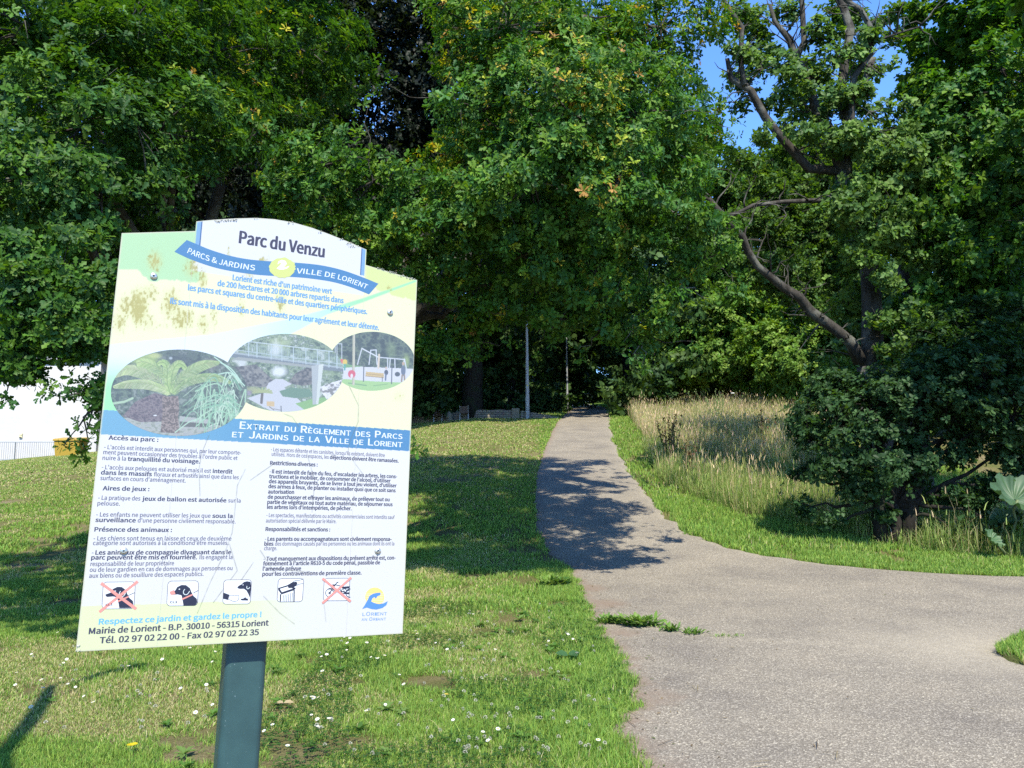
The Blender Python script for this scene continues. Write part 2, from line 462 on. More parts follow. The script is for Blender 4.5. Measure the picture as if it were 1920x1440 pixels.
def build_lawn():
    rng = np.random.default_rng(5)
    out = []
    def field(x0, x1, y0, y1, dens, hh, ww, cond, lean=.8):
        n = int((x1-x0)*(y1-y0)*dens)
        x = rng.uniform(x0, x1, n); y = rng.uniform(y0, y1, n)
        k = cond(x, y) & (np.abs(x) < .74*y + .7)
        # bald spots
        k &= fbm(x*1.7, y*1.7, 77) < rng.uniform(.58, .74, n)
        for bx, by, br in BALD: k &= ((x-bx)**2 + (y-by)**2)/(br*.75)**2*(.6 + .8*vnoise(x*14, y*14, 8)) > rng.uniform(.0, 1.0, n)
        x, y = x[k], y[k]; n = len(x)
        dr = dryness(x, y); isd = rng.uniform(0, 1, n) < dr*.6
        g = pick(rng, n, GREENS); s = pick(rng, n, STRAWS)
        base = np.where(isd[:, None], s, g)
        H = rng.uniform(hh[0], hh[1], n) * (1 - .35*dr) * (.65 + .8*fbm(x*1.2+50, y*1.2, 21))
        W = rng.uniform(ww[0], ww[1], n)
        z = ter(x, y) + np.where(inpoly(x, y, WEDGE), .05, 0)
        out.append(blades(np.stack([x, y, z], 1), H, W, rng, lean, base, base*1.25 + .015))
    off = lambda x, y: ~on_path(x, y, .05) & (x < xl(y) + .12)
    offr = lambda x, y: ~on_path(x, y, .05) & (x > xr(y) - .1) & (y < 30)
    field(-4.2, 1.6, 3.3, 5.5, 20000, (.02, .05), (.003, .0055), off, 1.3)
    field(-4.2, 1.6, 3.3, 7, 1200, (.05, .1), (.003, .0055), lambda x, y: off(x, y) & (fbm(x*2.1+4, y*2.1, 91) > .56), 1.0)
    field(-6.0, 1.6, 5.5, 8.5, 9500, (.025, .06), (.0045, .0075), off, 1.2)
    field(-9.5, 1.6, 8.5, 13, 3200, (.04, .075), (.008, .013), off)
    field(-17, 1.8, 13, 22, 900, (.045, .08), (.016, .024), off)
    field(-30, 3, 22, 42, 260, (.05, .085), (.03, .045), off)
    # lusher fringe along the left path edge
    edge = lambda x, y: ~on_path(x, y, .07) & (x < xl(y) + .12) & (x > xl(y) - .3 - .25*fbm(y*1.3, y*.2, 4))
    field(-.5, 1.8, 3.3, 11.5, 9000, (.03, .09), (.004, .007), edge, 1.3)
    # right-hand verge
    field(1.4, 9.5, 10.3, 12.2, 3800, (.05, .11), (.008, .013), offr)
    field(1.4, 10, 12.2, 17, 1500, (.07, .16), (.012, .018), offr)
    field(1.4, 12, 17, 30, 300, (.08, .16), (.02, .032), offr)
    field(1.4, 12, 30, 62, 150, (.08, .16), (.035, .05), lambda x, y: ~on_path(x, y, .05) & (x > xr(y) - .1) & (x < xr(y) + 4))
    field(-3, 6, 42, 62, 120, (.06, .12), (.04, .055), lambda x, y: ~on_path(x, y, .05) & (x < xl(y)))
    # wedge
    field(3.0, 6.2, 4.6, 7.3, 9000, (.05, .1), (.006, .009), lambda x, y: inpoly(x, y, WEDGE))
    V = np.concatenate([o[0] for o in out]); C = np.concatenate([o[2] for o in out])
    fq, ft, s = [], [], 0
    for o in out:
        fq.append(o[1][0] + s); ft.append(o[1][1] + s); s += len(o[0])
    o = link(bpy.data.objects.new('lawn_grass', np_mesh('lawn_grass', V, [np.concatenate(fq), np.concatenate(ft)], M_BLADE, C)))
    tag(o, 'short mown lawn grass with straw coloured patches', 'grass', kind='stuff')
build_lawn()

def build_tall_grass():
    rng = np.random.default_rng(8)
    parts = []
    def patch(n, gen, hh, W, cols, w, lean, seed_head):
        x, y = gen(n)
        k = ~on_path(x, y, -.25)
        x, y = x[k], y[k]; n = len(x)
        P = np.stack([x, y, ter(x, y)], 1)
        H = rng.uniform(*hh, n)**1.0 * (.35 + 1.25*fbm(x*1.1, y*1.1, 31)) * np.where(rng.uniform(0, 1, n) < .06, 1.3, 1)
        base = pick(rng, n, cols, w)
        bl = blades(P, H, np.full(n, W) * rng.uniform(.7, 1.3, n), rng, lean*rng.uniform(.6, 1.5), base*.95, base*1.05, .3, 1.0)
        parts.append(bl)
        if seed_head:
            tip = bl[0].reshape(-1, 5, 3)[:, 4]; m2 = rng.uniform(0, 1, n) < seed_head
            tp = tip[m2]; L = rng.uniform(.08, .18, len(tp))
            tp = tp.copy(); tp[:, 2] -= L*.6
            bb = np.clip(base[m2]*1.25 + np.array([.05, .03, .02]), 0, 1)
            parts.append(blades(tp, L, np.full(len(tp), W*1.9), rng, .5, bb, bb, .25, .6))
    q = np.array([ground(*p)[:2] for p in [(1172,775),(1200,765),(1300,756),(1480,758),(1540,800),(1530,880),(1450,890),(1380,880),(1310,868),(1250,850),(1212,830),(1190,800)]])
    b0, b1 = q.min(0), q.max(0)
    def gen(n):
        x = rng.uniform(b0[0], b1[0], n*3); y = rng.uniform(b0[1], b1[1], n*3)
        # thin with distance so that near stalks stay dense
        k = inpoly(x, y, q) & (rng.uniform(0, 1, len(x)) < (15 / y)**1.2)
        return x[k][:n], y[k][:n]
    ST = [(.48, .37, .235), (.55, .43, .29), (.4, .32, .18), (.3, .31, .11), (.5, .35, .27), (.17, .24, .06), (.23, .28, .08)]
    patch(52000, gen, (.6, 1.1), .0085, ST, [2.6, 2.4, 2, 2.4, 2.6, 2.2, 2.4], .55, .5)
    patch(9000, gen, (.3, .6), .016, [(.07, .12, .025), (.1, .14, .035), (.16, .16, .05)], None, .7, 0)
    def gen3(n):
        x, y = gen(n*3); k = x > np.interp(y, [14, 30], [3.6, 6.4]) + rng.normal(size=len(x))*.6; return x[k][:n], y[k][:n]
    patch(20000, gen3, (.5, 1.0), .009, [(.14, .2, .05), (.19, .22, .07), (.24, .24, .1), (.1, .16, .04)], None, .5, .2)
    # green-olive fringe in front of the straw
    q2 = np.array([ground(*p)[:2] for p in [(1206,840),(1250,845),(1330,862),(1480,885),(1580,945),(1700,975),(1930,990),(1930,1052),(1760,1040),(1600,1015),(1480,985),(1380,965),(1290,930),(1236,905)]])
    c0, c1 = q2.min(0), q2.max(0)
    def gen2(n):
        x = rng.uniform(c0[0], c1[0], n*4); y = rng.uniform(c0[1], c1[1], n*4); k = inpoly(x, y, q2); return x[k][:n], y[k][:n]
    patch(30000, gen2, (.25, .6), .009, [(.13, .22, .045), (.17, .25, .06), (.24, .27, .1), (.34, .3, .15)], [3, 3, 2.5, 1.2], .8, .12)
    patch(900, gen2, (.55, .95), .009, ST, None, .5, .9)
    V = np.concatenate([o[0] for o in parts]); C = np.concatenate([o[2] for o in parts]); fq, ft, s = [], [], 0
    for o in parts: fq.append(o[1][0]+s); ft.append(o[1][1]+s); s += len(o[0])
    o = link(bpy.data.objects.new('tall_grass', np_mesh('tall_grass', V, [np.concatenate(fq), np.concatenate(ft)], M_BLADE, C)))
    tag(o, 'tall straw coloured meadow grass gone to seed right of the path', 'grass', kind='stuff')
build_tall_grass()

# ------------------------------------------------------------------ trees
def oak_template():
    half = [(.2, .12), (.31, .06), (.47, .22), (.58, .11), (.76, .25), (.87, .13)]
    V = [(0, 0), (.55, 0), (1, 0)] + half + [(x, -y) for x, y in half]
    F_ = []
    for o in (3, 9):
        t = [(0, o, o+1), (0, o+1, 1), (o+1, o+2, o+3), (o+1, o+3, 1), (o+3, o+4, o+5), (o+3, o+5, 1), (o+5, 2, 1)]
        F_ += t if o == 3 else [(a, c, b) for a, b, c in t]
    V = [(x, y, -.16*x*x + .3*abs(y) - .6*y*y) for x, y in V]
    return np.array(V), np.array(F_)
def kite_template(w=.3):
    V = [(0, 0, 0), (.5, 0, -.05), (1, 0, -.18), (.3, w*.8, .05), (.68, w, .0), (.3, -w*.8, .05), (.68, -w, .0)]
    return np.array(V), np.array([(0, 3, 1), (3, 4, 1), (4, 2, 1), (0, 1, 5), (5, 1, 6), (6, 1, 2)])
def flake_template():
    V = [(0, 0, 0), (.45, .34, .06), (1, .05, -.12), (.5, -.3, .04), (.75, .3, -.05)]
    return np.array(V), np.array([(0, 1, 3), (1, 4, 3), (4, 2, 3)])
OAK, KITE, FLAKE = oak_template(), kite_template(), flake_template()
def norm(a): return a / (np.linalg.norm(a, axis=-1, keepdims=True) + 1e-9)

def leaves(P, A, N, L, tpl, C):
    T, Fc = tpl
    A = norm(A); S = norm(np.cross(N, A)); N = np.cross(A, S)
    V = P[:, None] + L[:, None, None]*(T[None, :, 0:1]*A[:, None] + T[None, :, 1:2]*S[:, None] + T[None, :, 2:3]*N[:, None])
    k = len(T); n = len(P)
    Fa = (np.arange(n)[:, None, None]*k + Fc[None]).reshape(-1, 3)
    return V.reshape(-1, 3), Fa, np.repeat(C, k, 0)

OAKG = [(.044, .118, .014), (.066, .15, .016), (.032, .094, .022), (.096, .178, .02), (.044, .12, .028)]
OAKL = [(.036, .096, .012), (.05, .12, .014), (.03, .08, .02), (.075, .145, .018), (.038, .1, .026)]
def spray(rng, cl, center, tips, per, L, tpl, cols, flat=.62, lam=0.0, lamcols=None, up=.25, keep=None):
    """cl: (n,4) clump centres and radii -> leaf arrays.  Each clump is a cloud of twig tips, each tip a rosette of leaves."""
    n = len(cl); c = np.repeat(cl[:, :3], tips, 0); r = np.repeat(cl[:, 3], tips)
    o = norm(c - center)
    d = norm(rng.normal(size=(n*tips, 3)) + o*.55 + np.array([0, 0, .15]))
    p = c + d * (r * rng.uniform(.35, 1.0, n*tips)**.6)[:, None] * np.array([1, 1, flat])
    if keep is not None:
        k = keep(p); p, o, d, c = p[k], o[k], d[k], c[k]
    m = len(p)
    td = norm(d*.7 + o*.5 + np.array([0, 0, up]) + rng.normal(size=(m, 3))*.3)
    tcol = pick(rng, m, cols) * (1 + rng.uniform(-.25, .3, (m, 1)))
    ll = L * rng.uniform(.62, 1.32, m)
    isl = None
    if lam > 0:
        lp = np.clip((fbm(p[:, 0]*1.1+7, p[:, 2]*1.1, 5) - .42)*4, 0, 2.2) * lam * np.clip((p[:, 2] - 2.8)/2.2, .15, 1.3)
        isl = rng.uniform(0, 1, m) < lp
        tcol = np.where(isl[:, None], pick(rng, m, lamcols), tcol); ll = np.where(isl, ll*.8, ll)
    # rosettes
    P = np.repeat(p, per, 0); TD = np.repeat(td, per, 0)
    ref = norm(np.cross(TD, rng.normal(size=(1, 3)))); ref2 = np.cross(TD, ref)
    az = np.tile(np.arange(per)*2.4, m) + np.repeat(rng.uniform(0, 6.28, m), per) + rng.uniform(-.3, .3, m*per)
    rad = np.cos(az)[:, None]*ref + np.sin(az)[:, None]*ref2
    A = norm(TD*rng.uniform(.1, .8, (m*per, 1)) + rad + rng.normal(size=(m*per, 3))*.18)
    N = norm(TD - A*np.sum(TD*A, 1, keepdims=True) + np.array([0, 0, .35]) + rng.normal(size=(m*per, 3))*.28)
    P = P - TD*(rng.uniform(0, .8, m*per)*np.repeat(ll, per)*.9)[:, None] + A*.008
    C = np.repeat(tcol, per, 0) * (1 + rng.uniform(-.18, .18, (m*per, 1)))
    return leaves(P, A, N, np.repeat(ll, per)*rng.uniform(.7, 1.15, m*per), tpl, C), p, c

def clumps(rng, boughs, per_m2, rr, jit=.0):
    out = []
    for (c, r) in boughs:
        r = np.array(r if hasattr(r, '__len__') else (r, r, r*.8))
        n = max(3, int(per_m2 * 4 * r[0]*max(r[2], r[1])))
        d = norm(rng.normal(size=(n, 3))); q = rng.uniform(.25, 1, (n, 1))**.5
        p = np.array(c) + d*q*r*.9
        out.append(np.concatenate([p, rng.uniform(rr[0], rr[1], (n, 1))*min(1, .55+r[0]*.5)], 1))
    return np.concatenate(out)

def wiggle(rng, a, b, k=6, amp=.12, sag=0):
    a, b = np.array(a, float), np.array(b, float)
    t = np.linspace(0, 1, k)[:, None]; L = np.linalg.norm(b - a)
    p = a + (b - a)*t + rng.normal(size=(k, 3))*amp*L*np.sin(np.pi*t)*.35
    p[:, 2] += np.sin(np.pi*t[:, 0])*L*sag
    return p

def tree(name, label, base, topz, trunk_r, boughs, rng, tpl, L, tips, per, cl_d, cl_r, cols, group=None, lam=0, lamcols=None, limbs=True,
         bark=None, lean=(0, 0), extra_limbs=(), twigs=.5, keep=None, cat='tree', flat=.62, leafm=None, trunk=True, sparse=None, limb_min=0.0):
    base = np.array(base, float)
    root = empty(name, base, label, cat, group)
    fork = base + np.array([lean[0], lean[1], topz])
    mb = MB()
    if trunk:
        tp = wiggle(rng, base - np.array([0, 0, .3]), fork, 7, .05) - base
        mb.tube(tp, np.linspace(trunk_r*1.25, trunk_r*.75, 7), 12)
    bc = np.array([b[0] for b in boughs])
    center = bc.mean(0) - np.array([0, 0, .3])
    if limbs:
        for c, rb in boughs:
            if rb[1] < limb_min or (limb_min == .88 and c[1] < 10.9) or (limb_min and c[2] > fork[2] + 4.0): continue
            fz = fork + (np.array([0, 0, -.25*topz]) * rng.uniform(0, 1))
            L_ = np.linalg.norm(c - fz)
            mb.tube(wiggle(rng, fz, c, 7, .12, .06) - base, np.linspace(min(trunk_r*.55, .03+.022*L_), .012, 7), 7)
    for pts, rads in extra_limbs: mb.tube(np.array(pts) - base, rads, 9)
    cl = clumps(rng, boughs, cl_d, cl_r)
    (V, Fa, C), tips_, tc = spray(rng, cl, center, tips, per, L, tpl, cols, flat, lam, lamcols, keep=keep)
    if sparse is not None:
        q = [np.concatenate([np.array(c), [r[0]]]) for c, r in sparse]
        (V2, F2, C2), _, _ = spray(rng, np.array(q), center, 4, 6, L, tpl, cols, .8)
        Fa = np.concatenate([Fa, F2 + len(V)]); V = np.concatenate([V, V2]); C = np.concatenate([C, C2])
        for c in q:
            b = bc[np.argmin(np.linalg.norm(bc - c[:3], axis=1))]
            mb.tube(wiggle(rng, b, c[:3], 6, .2) - base, np.linspace(.012, .003, 6), 4, False)
    if twigs:
        for c in cl:
            if rng.uniform() > twigs or (keep is not None and not keep(c[None, :3])[0]): continue
            b = bc[np.argmin(np.linalg.norm(bc - c[:3], axis=1))]
            mb.tube(wiggle(rng, b, c[:3], 4, .12) - base, np.linspace(.014, .005, 4), 4, False)
            for q in range(2):
                e = c[:3] + norm(rng.normal(size=3)+np.array([0, 0, .2]))*c[3]*.9
                mb.tube(wiggle(rng, c[:3], e, 3, .1) - base, np.linspace(.006, .002, 3), 3, False)
    if mb.n: mb.build('trunk', bark or M_BARK, root, smooth=True)
    cr = bpy.data.objects.new('crown', np_mesh('crown', V - base, Fa, leafm or M_LEAF, C))
    link(cr, root)
    return root

def bg_(lst): return [(at(px, py, d), (r*1.1, r, r*.85)) for (px, py, d, r) in lst]
LAM = [(.4, .36, .035), (.38, .3, .04), (.3, .34, .035), (.22, .3, .03), (.26, .32, .03), (.36, .2, .06)]

def smooth3(pts, n=24):
    pts = np.array(pts, float); k = len(pts); out = []
    for u in np.linspace(0, k-1-1e-6, n):
        i = int(u); t = u - i; p0, p1, p2, p3 = pts[max(i-1, 0)], pts[i], pts[min(i+1, k-1)], pts[min(i+2, k-1)]
        out.append(.5*((2*p1) + (-p0+p2)*t + (2*p0-5*p1+4*p2-p3)*t*t + (-p0+3*p1-3*p2+p3)*t**3))
    return np.array(out)
def airy(p):
    """the upper and rear boughs are loose enough to let flecks of sun through"""
    hi = (p[:, 2] - 1.6 > .66*p[:, 1]) | ((p[:, 1] > 12.2) & (p[:, 0] > .2))
    return ~hi | (fbm(p[:, 0]*1.5 + 3, p[:, 1]*1.5 + p[:, 2]*.9, 23, 3) > .5)
def bgf(lst, d0=11, k=.83): return [(at(px, py, d), (r*1.1*(k if d < d0 else 1), r*(k if d < d0 else 1), r*.85*(k if d < d0 else 1))) for (px, py, d, r) in lst]
def big_oaks():
    rng = np.random.default_rng(11)
    left = [(60,60,7,1.0),(220,80,7.4,1.0),(400,100,8.2,.9),(560,90,9.2,1.0),(150,240,6.6,.8),(300,250,7,.7),(40,330,6.2,.7),(190,380,6.4,.45),(420,230,8,.65),(520,210,8.6,.55),
            (290,360,6.8,.28),(90,470,6.0,.42),(15,540,5.8,.35),(110,555,5.8,.32),(180,520,6,.26),(40,610,5.8,.2),(150,610,5.9,.2),(-60,640,6,.3),(10,655,5.8,.16),(65,650,5.9,.17),(120,645,5.9,.17),(175,655,6,.18),(200,590,6.2,.22),(185,600,6.4,.3),(30,700,5.9,.08),(195,735,6.1,.08),
            (60,-160,7.6,1.2),(300,-170,8.2,1.3),(560,-180,9,1.4),(-200,100,7,1.2),(-180,350,6.5,1.0),(-160,560,6.3,.6),(-300,-150,7.5,1.4),(300,120,10,1.5),(500,160,11.5,1.4),(120,400,8.5,1.0),(100,150,9.5,1.5),(60,330,10,1.0),(200,480,8,.6)]
    thin = [(20,690,5.8,.16),(70,690,5.9,.14),(110,735,5.8,.12),(150,690,5.9,.16),(190,700,6,.16),(195,770,6,.14),(170,790,6.1,.12),(150,815,6,.12),(190,820,6,.14),(120,835,6,.07),(150,850,6.1,.08),(40,655,5.8,.2),(100,660,5.8,.2),(10,740,5.9,.1),(95,740,5.8,.1),(785,835,6.6,.12),(180,640,6,.2)]
    SHADOW_LIMBS = []  # unseen limbs added and bent to cast two shadow streaks on the lawn
    def over(px, py, h): g_ = ground(px, py); return np.array([g_[0] + SUNV[0]/SUNV[2]*(h - g_[2]), g_[1] + SUNV[1]/SUNV[2]*(h - g_[2]), h])
    e1 = [np.array(p) for p in ((-4.6, 8.2, 4.4), (-6.8, 6.6, 4.7), (-7.4, 3.4, 4.7), (-5.6, .2, 4.5), (-3.4, -1.2, 4.3))] + [over(-60, 1530, 4.2), over(0, 1430, 4.2), over(40, 1378, 4.22), over(72, 1335, 4.25), over(98, 1287, 4.3)]
    e2 = [over(98, 1287, 4.3), over(130, 1285, 4.4), over(160, 1278, 4.45), over(205, 1264, 4.45), over(262, 1254, 4.4), over(285, 1250, 4.4)]
    SHADOW_LIMBS.append((smooth3(e1, 26), np.interp(np.linspace(0, 1, 26), [0, .5, .7, .9, 1], [.11, .06, .055, .06, .035]))); SHADOW_LIMBS.append((smooth3(e2, 26), np.interp(np.linspace(0, 1, 26), [0, .2, .4, .8, 1], [.012, .01, .045, .05, .01])))
    b = ground(420, 1075)
    tree('oak_tree', 'spreading dark green oak whose boughs hang before the white building', (b[0], 9.2, float(ter(b[0], 9.2))), 2.7, .3, bgf(left, 11, .92), rng, OAK, .074, 27, 7, 14, (.22, .4), OAKL, lam=.03, lamcols=LAM, group='oaks beside the path', lean=(.2, .1), sparse=bg_(thin), limb_min=.6, keep=airy, extra_limbs=SHADOW_LIMBS)
    rng = np.random.default_rng(12)
    mid = [(950,50,8.3,1.1),(1100,30,8.8,1.1),(1240,50,9.6,1.0),(1050,190,7.9,1.0),(1190,210,8.6,.95),(1275,190,9.6,.7),(900,210,8.1,.65),(1000,340,7.9,.95),(1140,360,8.2,.95),(1250,400,8.6,.75),
           (880,400,8.4,.8),(1310,490,8.8,.42),(980,480,8.6,.75),(1110,510,8.8,.75),(1210,580,8.8,.38),(830,520,9,.65),(700,340,8.2,.6),(610,310,7.8,.6),(560,370,7.6,.4),(740,450,8.4,.6),(480,250,7.7,.35),
           (1340,420,9,.3),(1050,600,9.0,.42),(930,590,9.2,.46),(830,640,9.5,.42),(890,640,9.8,.3),(1130,610,9.3,.34),(1200,640,9.2,.2),(780,640,9.8,.4),(1080,560,9.4,.4),(1290,300,9.6,.42),(1270,540,8.7,.28),(1360,545,10.2,.22),
           (960,-200,9,1.5),(1180,-180,9.8,1.4),(900,-330,9.6,1.3),(1000,100,11.5,1.5),(1180,300,11.5,1.4),(940,330,11.5,1.5),(1050,-420,10.5,1.6),(1000,520,11,.9),(640,480,10,1.2),(600,700,9.5,.8),(1150,-520,12,1.7),(1290,-260,11.5,1.4),
           (1180,330,14,1.3),(1080,420,14.5,1.2),(1240,420,15,.9),(1000,300,15,1.3),(1150,200,13.5,1.4),(1230,280,16.5,1.0),(1120,470,17,.9)]
    thin = [(1170,640,8.8,.2),(1190,670,8.8,.14),(1205,690,8.8,.06),(1330,560,8.8,.2),(1380,520,9,.15),(1120,620,8.9,.25),(1010,640,9.2,.25),(880,660,9.5,.25),(960,650,9.6,.2),(1260,620,8.9,.2),(1080,660,9.3,.2),(1372,515,10.8,.3),(1385,545,10.9,.2),(1370,240,9.8,.2),(1380,330,9.8,.15),(1345,80,10,.25),(1375,460,9.5,.2),(690,200,8.4,.25),(730,160,8.4,.15),(830,150,8.6,.2),(1300,640,9,.15)]
    b = ground(600, 1060)
    tree('oak_tree', 'broad oak over the path with yellow and rust young shoots', (b[0], 10.4, float(ter(b[0], 10.4))), 3.3, .36, bgf(mid), rng, OAK, .076, 26, 7, 14, (.22, .4), OAKG, lam=.2, lamcols=LAM, group='oaks beside the path', lean=(.5, -.2), sparse=bg_(thin), limb_min=.88, keep=airy)
    # very dark evergreen filling the gap between the two crowns
    rng = np.random.default_rng(13)
    ev = [(760,60,14,1.5),(640,40,14.5,1.6),(850,180,14,1.4),(700,220,14,1.3),(520,120,15,1.6),(420,330,14,1.3),(560,420,14,1.4),(760,350,14.5,1.4),(300,330,14.5,1.2),(640,560,14.5,1.3),(800,500,15,1.1),(700,-150,14.5,1.8),(420,-60,15,1.8),(900,0,15,1.6),(500,620,15,1.2)]
    b = ground(640, 985)
    tree('evergreen_oak', 'very dark evergreen tree seen in the gap between the two oaks', (b[0], 14.6, float(ter(b[0], 14.6))), 3.5, .35, bg_(ev), rng, KITE, .1, 15, 6, 11, (.35, .6), [(.012, .02, .014), (.016, .026, .016), (.01, .016, .013)], bark=M_DARKBARK, twigs=.2, limb_min=1.0)
big_oaks()

def trace(pts, d0, d1=None):
    """zoomed-photo points -> world polyline at the given depth"""
    d1 = d0 if d1 is None else d1; n = len(pts)
    return [at(1320 + .4584*x, .4584*y, d0 + (d1-d0)*i/(n-1)) for i, (x, y) in enumerate(pts)]
def right_oaks():
    rng = np.random.default_rng(21)
    d = 15.5; s = d / F
    limbs = [
        (trace([(690,1500),(690,1400),(688,1300),(685,1200),(676,1080),(670,980),(640,900),(600,850),(575,780),(560,700)], d), [.3,.26,.24,.23,.22,.21,.2,.19,.17,.15]),
        (trace([(640,1480),(600,1400),(540,1350),(430,1270),(390,1215),(330,1180),(220,1090),(180,1030),(160,970),(50,850),(0,790)], d, d-1.2), [.2,.16,.15,.145,.13,.12,.1,.1,.09,.08,.07]),
        (trace([(110,885),(200,840),(330,825),(480,820),(560,790)], d-.8, d), [.05,.055,.06,.07,.08]),
        (trace([(560,700),(430,690),(330,580),(250,480),(190,370),(110,320),(95,240)], d, d-.5), [.14,.13,.12,.115,.11,.09,.06]),
        (trace([(165,350),(150,250),(155,110),(80,0),(60,-60)], d-.5), [.08,.075,.065,.055,.05]),
        (trace([(560,700),(520,545),(460,460),(430,330),(375,240),(350,160),(290,90),(270,20)], d), [.17,.15,.14,.125,.12,.1,.06,.05]),
        (trace([(375,240),(410,170),(400,0),(390,-90)], d), [.1,.085,.075,.06]),
        (trace([(580,760),(590,520),(560,380),(575,260),(600,120),(560,0),(540,-100)], d), [.17,.15,.14,.13,.12,.1,.08]),
        (trace([(600,560),(605,460),(610,320),(680,220),(685,120),(640,40),(580,0),(540,-60)], d-.6), [.1,.09,.085,.085,.08,.075,.065,.06]),
        (trace([(690,240),(660,330),(640,400)], d), [.09,.1,.1]),
        (trace([(700,170),(780,140),(880,110),(930,60)], d), [.03,.03,.028,.02]),
    ]
    b = at(1636, 640, d); base = (b[0], d, float(ter(b[0], d)))
    limbs = [(p_, [r_*(.74 if i_ else .84) for r_ in rr_]) for i_, (p_, rr_) in enumerate(limbs)]
    limbs.append(([np.array(base) + np.array([0, 0, -.2]), np.array(base) + np.array([0, 0, 1.2]), at(1636, 688, d)], [.38, .32, .3]))
    for p_, r_ in list(limbs[1:]):            # dead side twigs and short spurs
        P_ = np.array(p_)
        for i in range(len(P_) - 1):
            for k in range(3):
                a_ = P_[i] + (P_[i+1] - P_[i])*rng.uniform(0, 1); dr = norm(rng.normal(size=3)*np.array([1, .6, .8]) + np.array([0, 0, .35])); L_ = rng.uniform(.25, .95)
                e_ = a_ + dr*L_; q_ = wiggle(rng, a_, e_, 5, .18)
                limbs.append((q_, [.022, .016, .012, .008, .003]))
                m_ = q_[2]; limbs.append((wiggle(rng, m_, m_ + norm(dr + rng.normal(size=3)*.7)*L_*.6, 4, .15), [.009, .007, .005, .002]))
    # foliage; sky gaps stay open between the boughs
    L1 = [(1560,330,15.3,.6),(1640,400,15,.9),(1700,300,14.8,.8),(1600,270,15.2,.5),(1660,330,15,.6),(1500,350,16,.65),(1420,330,16.4,.45),(1450,420,16.5,.6),(1440,110,15.6,.4),(1480,170,15.4,.4),(1395,150,15.8,.35),(1385,45,15.8,.4),(1490,20,15.6,.35),(1540,70,15.6,.36),(1530,150,15.6,.36),
          (1570,480,15.4,.55),(1725,470,15,.55),(1560,560,16,.6),(1480,520,16.5,.6),(1420,500,17,.5),(1650,130,15.6,.28),(1590,200,15.4,.3),(1690,210,15.4,.35),(1640,210,15.3,.25),(1545,230,15.6,.3),(1420,60,16,.3),(1500,270,15.7,.35),(1620,30,15.8,.3),(1380,300,16.8,.3),(1400,205,16,.22),(1600,120,17,.42),(1575,200,17,.42),(1525,190,17,.4),(1515,120,17,.36),(1490,235,17,.38),(1550,290,16.5,.55),(1640,260,16.5,.5),(1420,110,16.5,.4),(1410,40,16.5,.4),(1455,200,16.2,.3),(1590,50,17,.36),(1610,180,16.5,.3),(1560,20,17,.3),(1480,300,17,.5),(1440,370,17,.5),(1540,400,16.5,.7),(1500,450,17.5,.6),(1570,480,16.5,.6),(1410,420,17.5,.5),(1470,130,14.9,.3),(1590,110,14.9,.3),(1555,180,14.8,.3),(1620,70,14.8,.25),(1600,260,14.7,.4),(1510,240,14.9,.3),(1440,250,15,.25),(1390,100,15,.3),(1540,40,15,.25),(1630,180,14.8,.25),(1580,330,14.6,.4),(1500,390,15,.4),(1550,430,14.9,.4),(1640,430,14.6,.4),(1600,560,16.2,.45),(1695,600,14.8,.45),(1665,520,14.7,.25),(1585,690,15.6,.4),(1680,660,14.8,.3),(1620,480,14.7,.3),(1600,390,14.6,.4),(1670,440,14.6,.35),(1690,70,18,.35),(1725,140,18,.4),(1655,50,18,.3),(1700,20,18,.35)]
    L1 = [(x, y, 21.5, r*1.45) if (x < 1600 and y > 250) else (x, y, dd, r) for (x, y, dd, r) in L1]
    tree('oak_tree', 'old oak with forked grey limbs against the blue sky', base, 2.2, .3, bg_(L1), rng, KITE, .11, 17, 6, 11, (.28, .5), [(.07, .14, .03), (.095, .175, .034), (.06, .125, .036), (.11, .185, .04)], extra_limbs=limbs, limbs=False, trunk=False, twigs=.6, group='oaks beside the path')
    rng = np.random.default_rng(22); d = 16.5
    limbs = [(trace([(850,1560),(845,1400),(838,1250),(830,1100),(860,1040),(890,1000),(900,920),(870,800),(890,600)], d), [.25,.22,.2,.19,.18,.17,.15,.12,.08]),
             (trace([(900,920),(1000,900),(1100,870),(1250,830)], d, d-1), [.12,.11,.09,.06])]
    b = at(1707, 640, d); base = (b[0], d, float(ter(b[0], d)))
    limbs.append(([np.array(base) + np.array([0, 0, -.2]), at(1708, 720, d)], [.32, .25]))
    L2 = [(1760,420,15,1.0),(1850,350,14.5,1.1),(1800,230,15,.9),(1890,150,14.8,1.1),(1770,170,15.2,.5),(1890,480,14.2,1.0),(1790,540,15,.8),(1870,620,14.5,.8),(1850,40,15.4,.8),(1780,30,15.8,.45),(1740,560,15.5,.5),(1950,300,14,1.2),(1960,600,13.5,1.0),(1900,-120,15,1.2),(1740,300,15,.6),(1720,80,16,.25),(1740,150,15.6,.35),(1750,90,17,.5),(1810,90,16.5,.8),(1760,240,16,.7),(1690,250,16.5,.45),(1730,20,17,.35),(1890,60,16,.9),(1850,150,16.5,.6),(1700,170,17,.3)]
    tree('oak_tree', 'bushy oak at the right edge with dense lower leaves', base, 2.2, .3, bg_(L2), rng, KITE, .11, 17, 6, 12, (.28, .5), OAKG, extra_limbs=limbs, limbs=False, trunk=False, twigs=.4, group='oaks beside the path')
    # unseen oak added outside the frame to shade the shrubs on the right
    rng = np.random.default_rng(23)
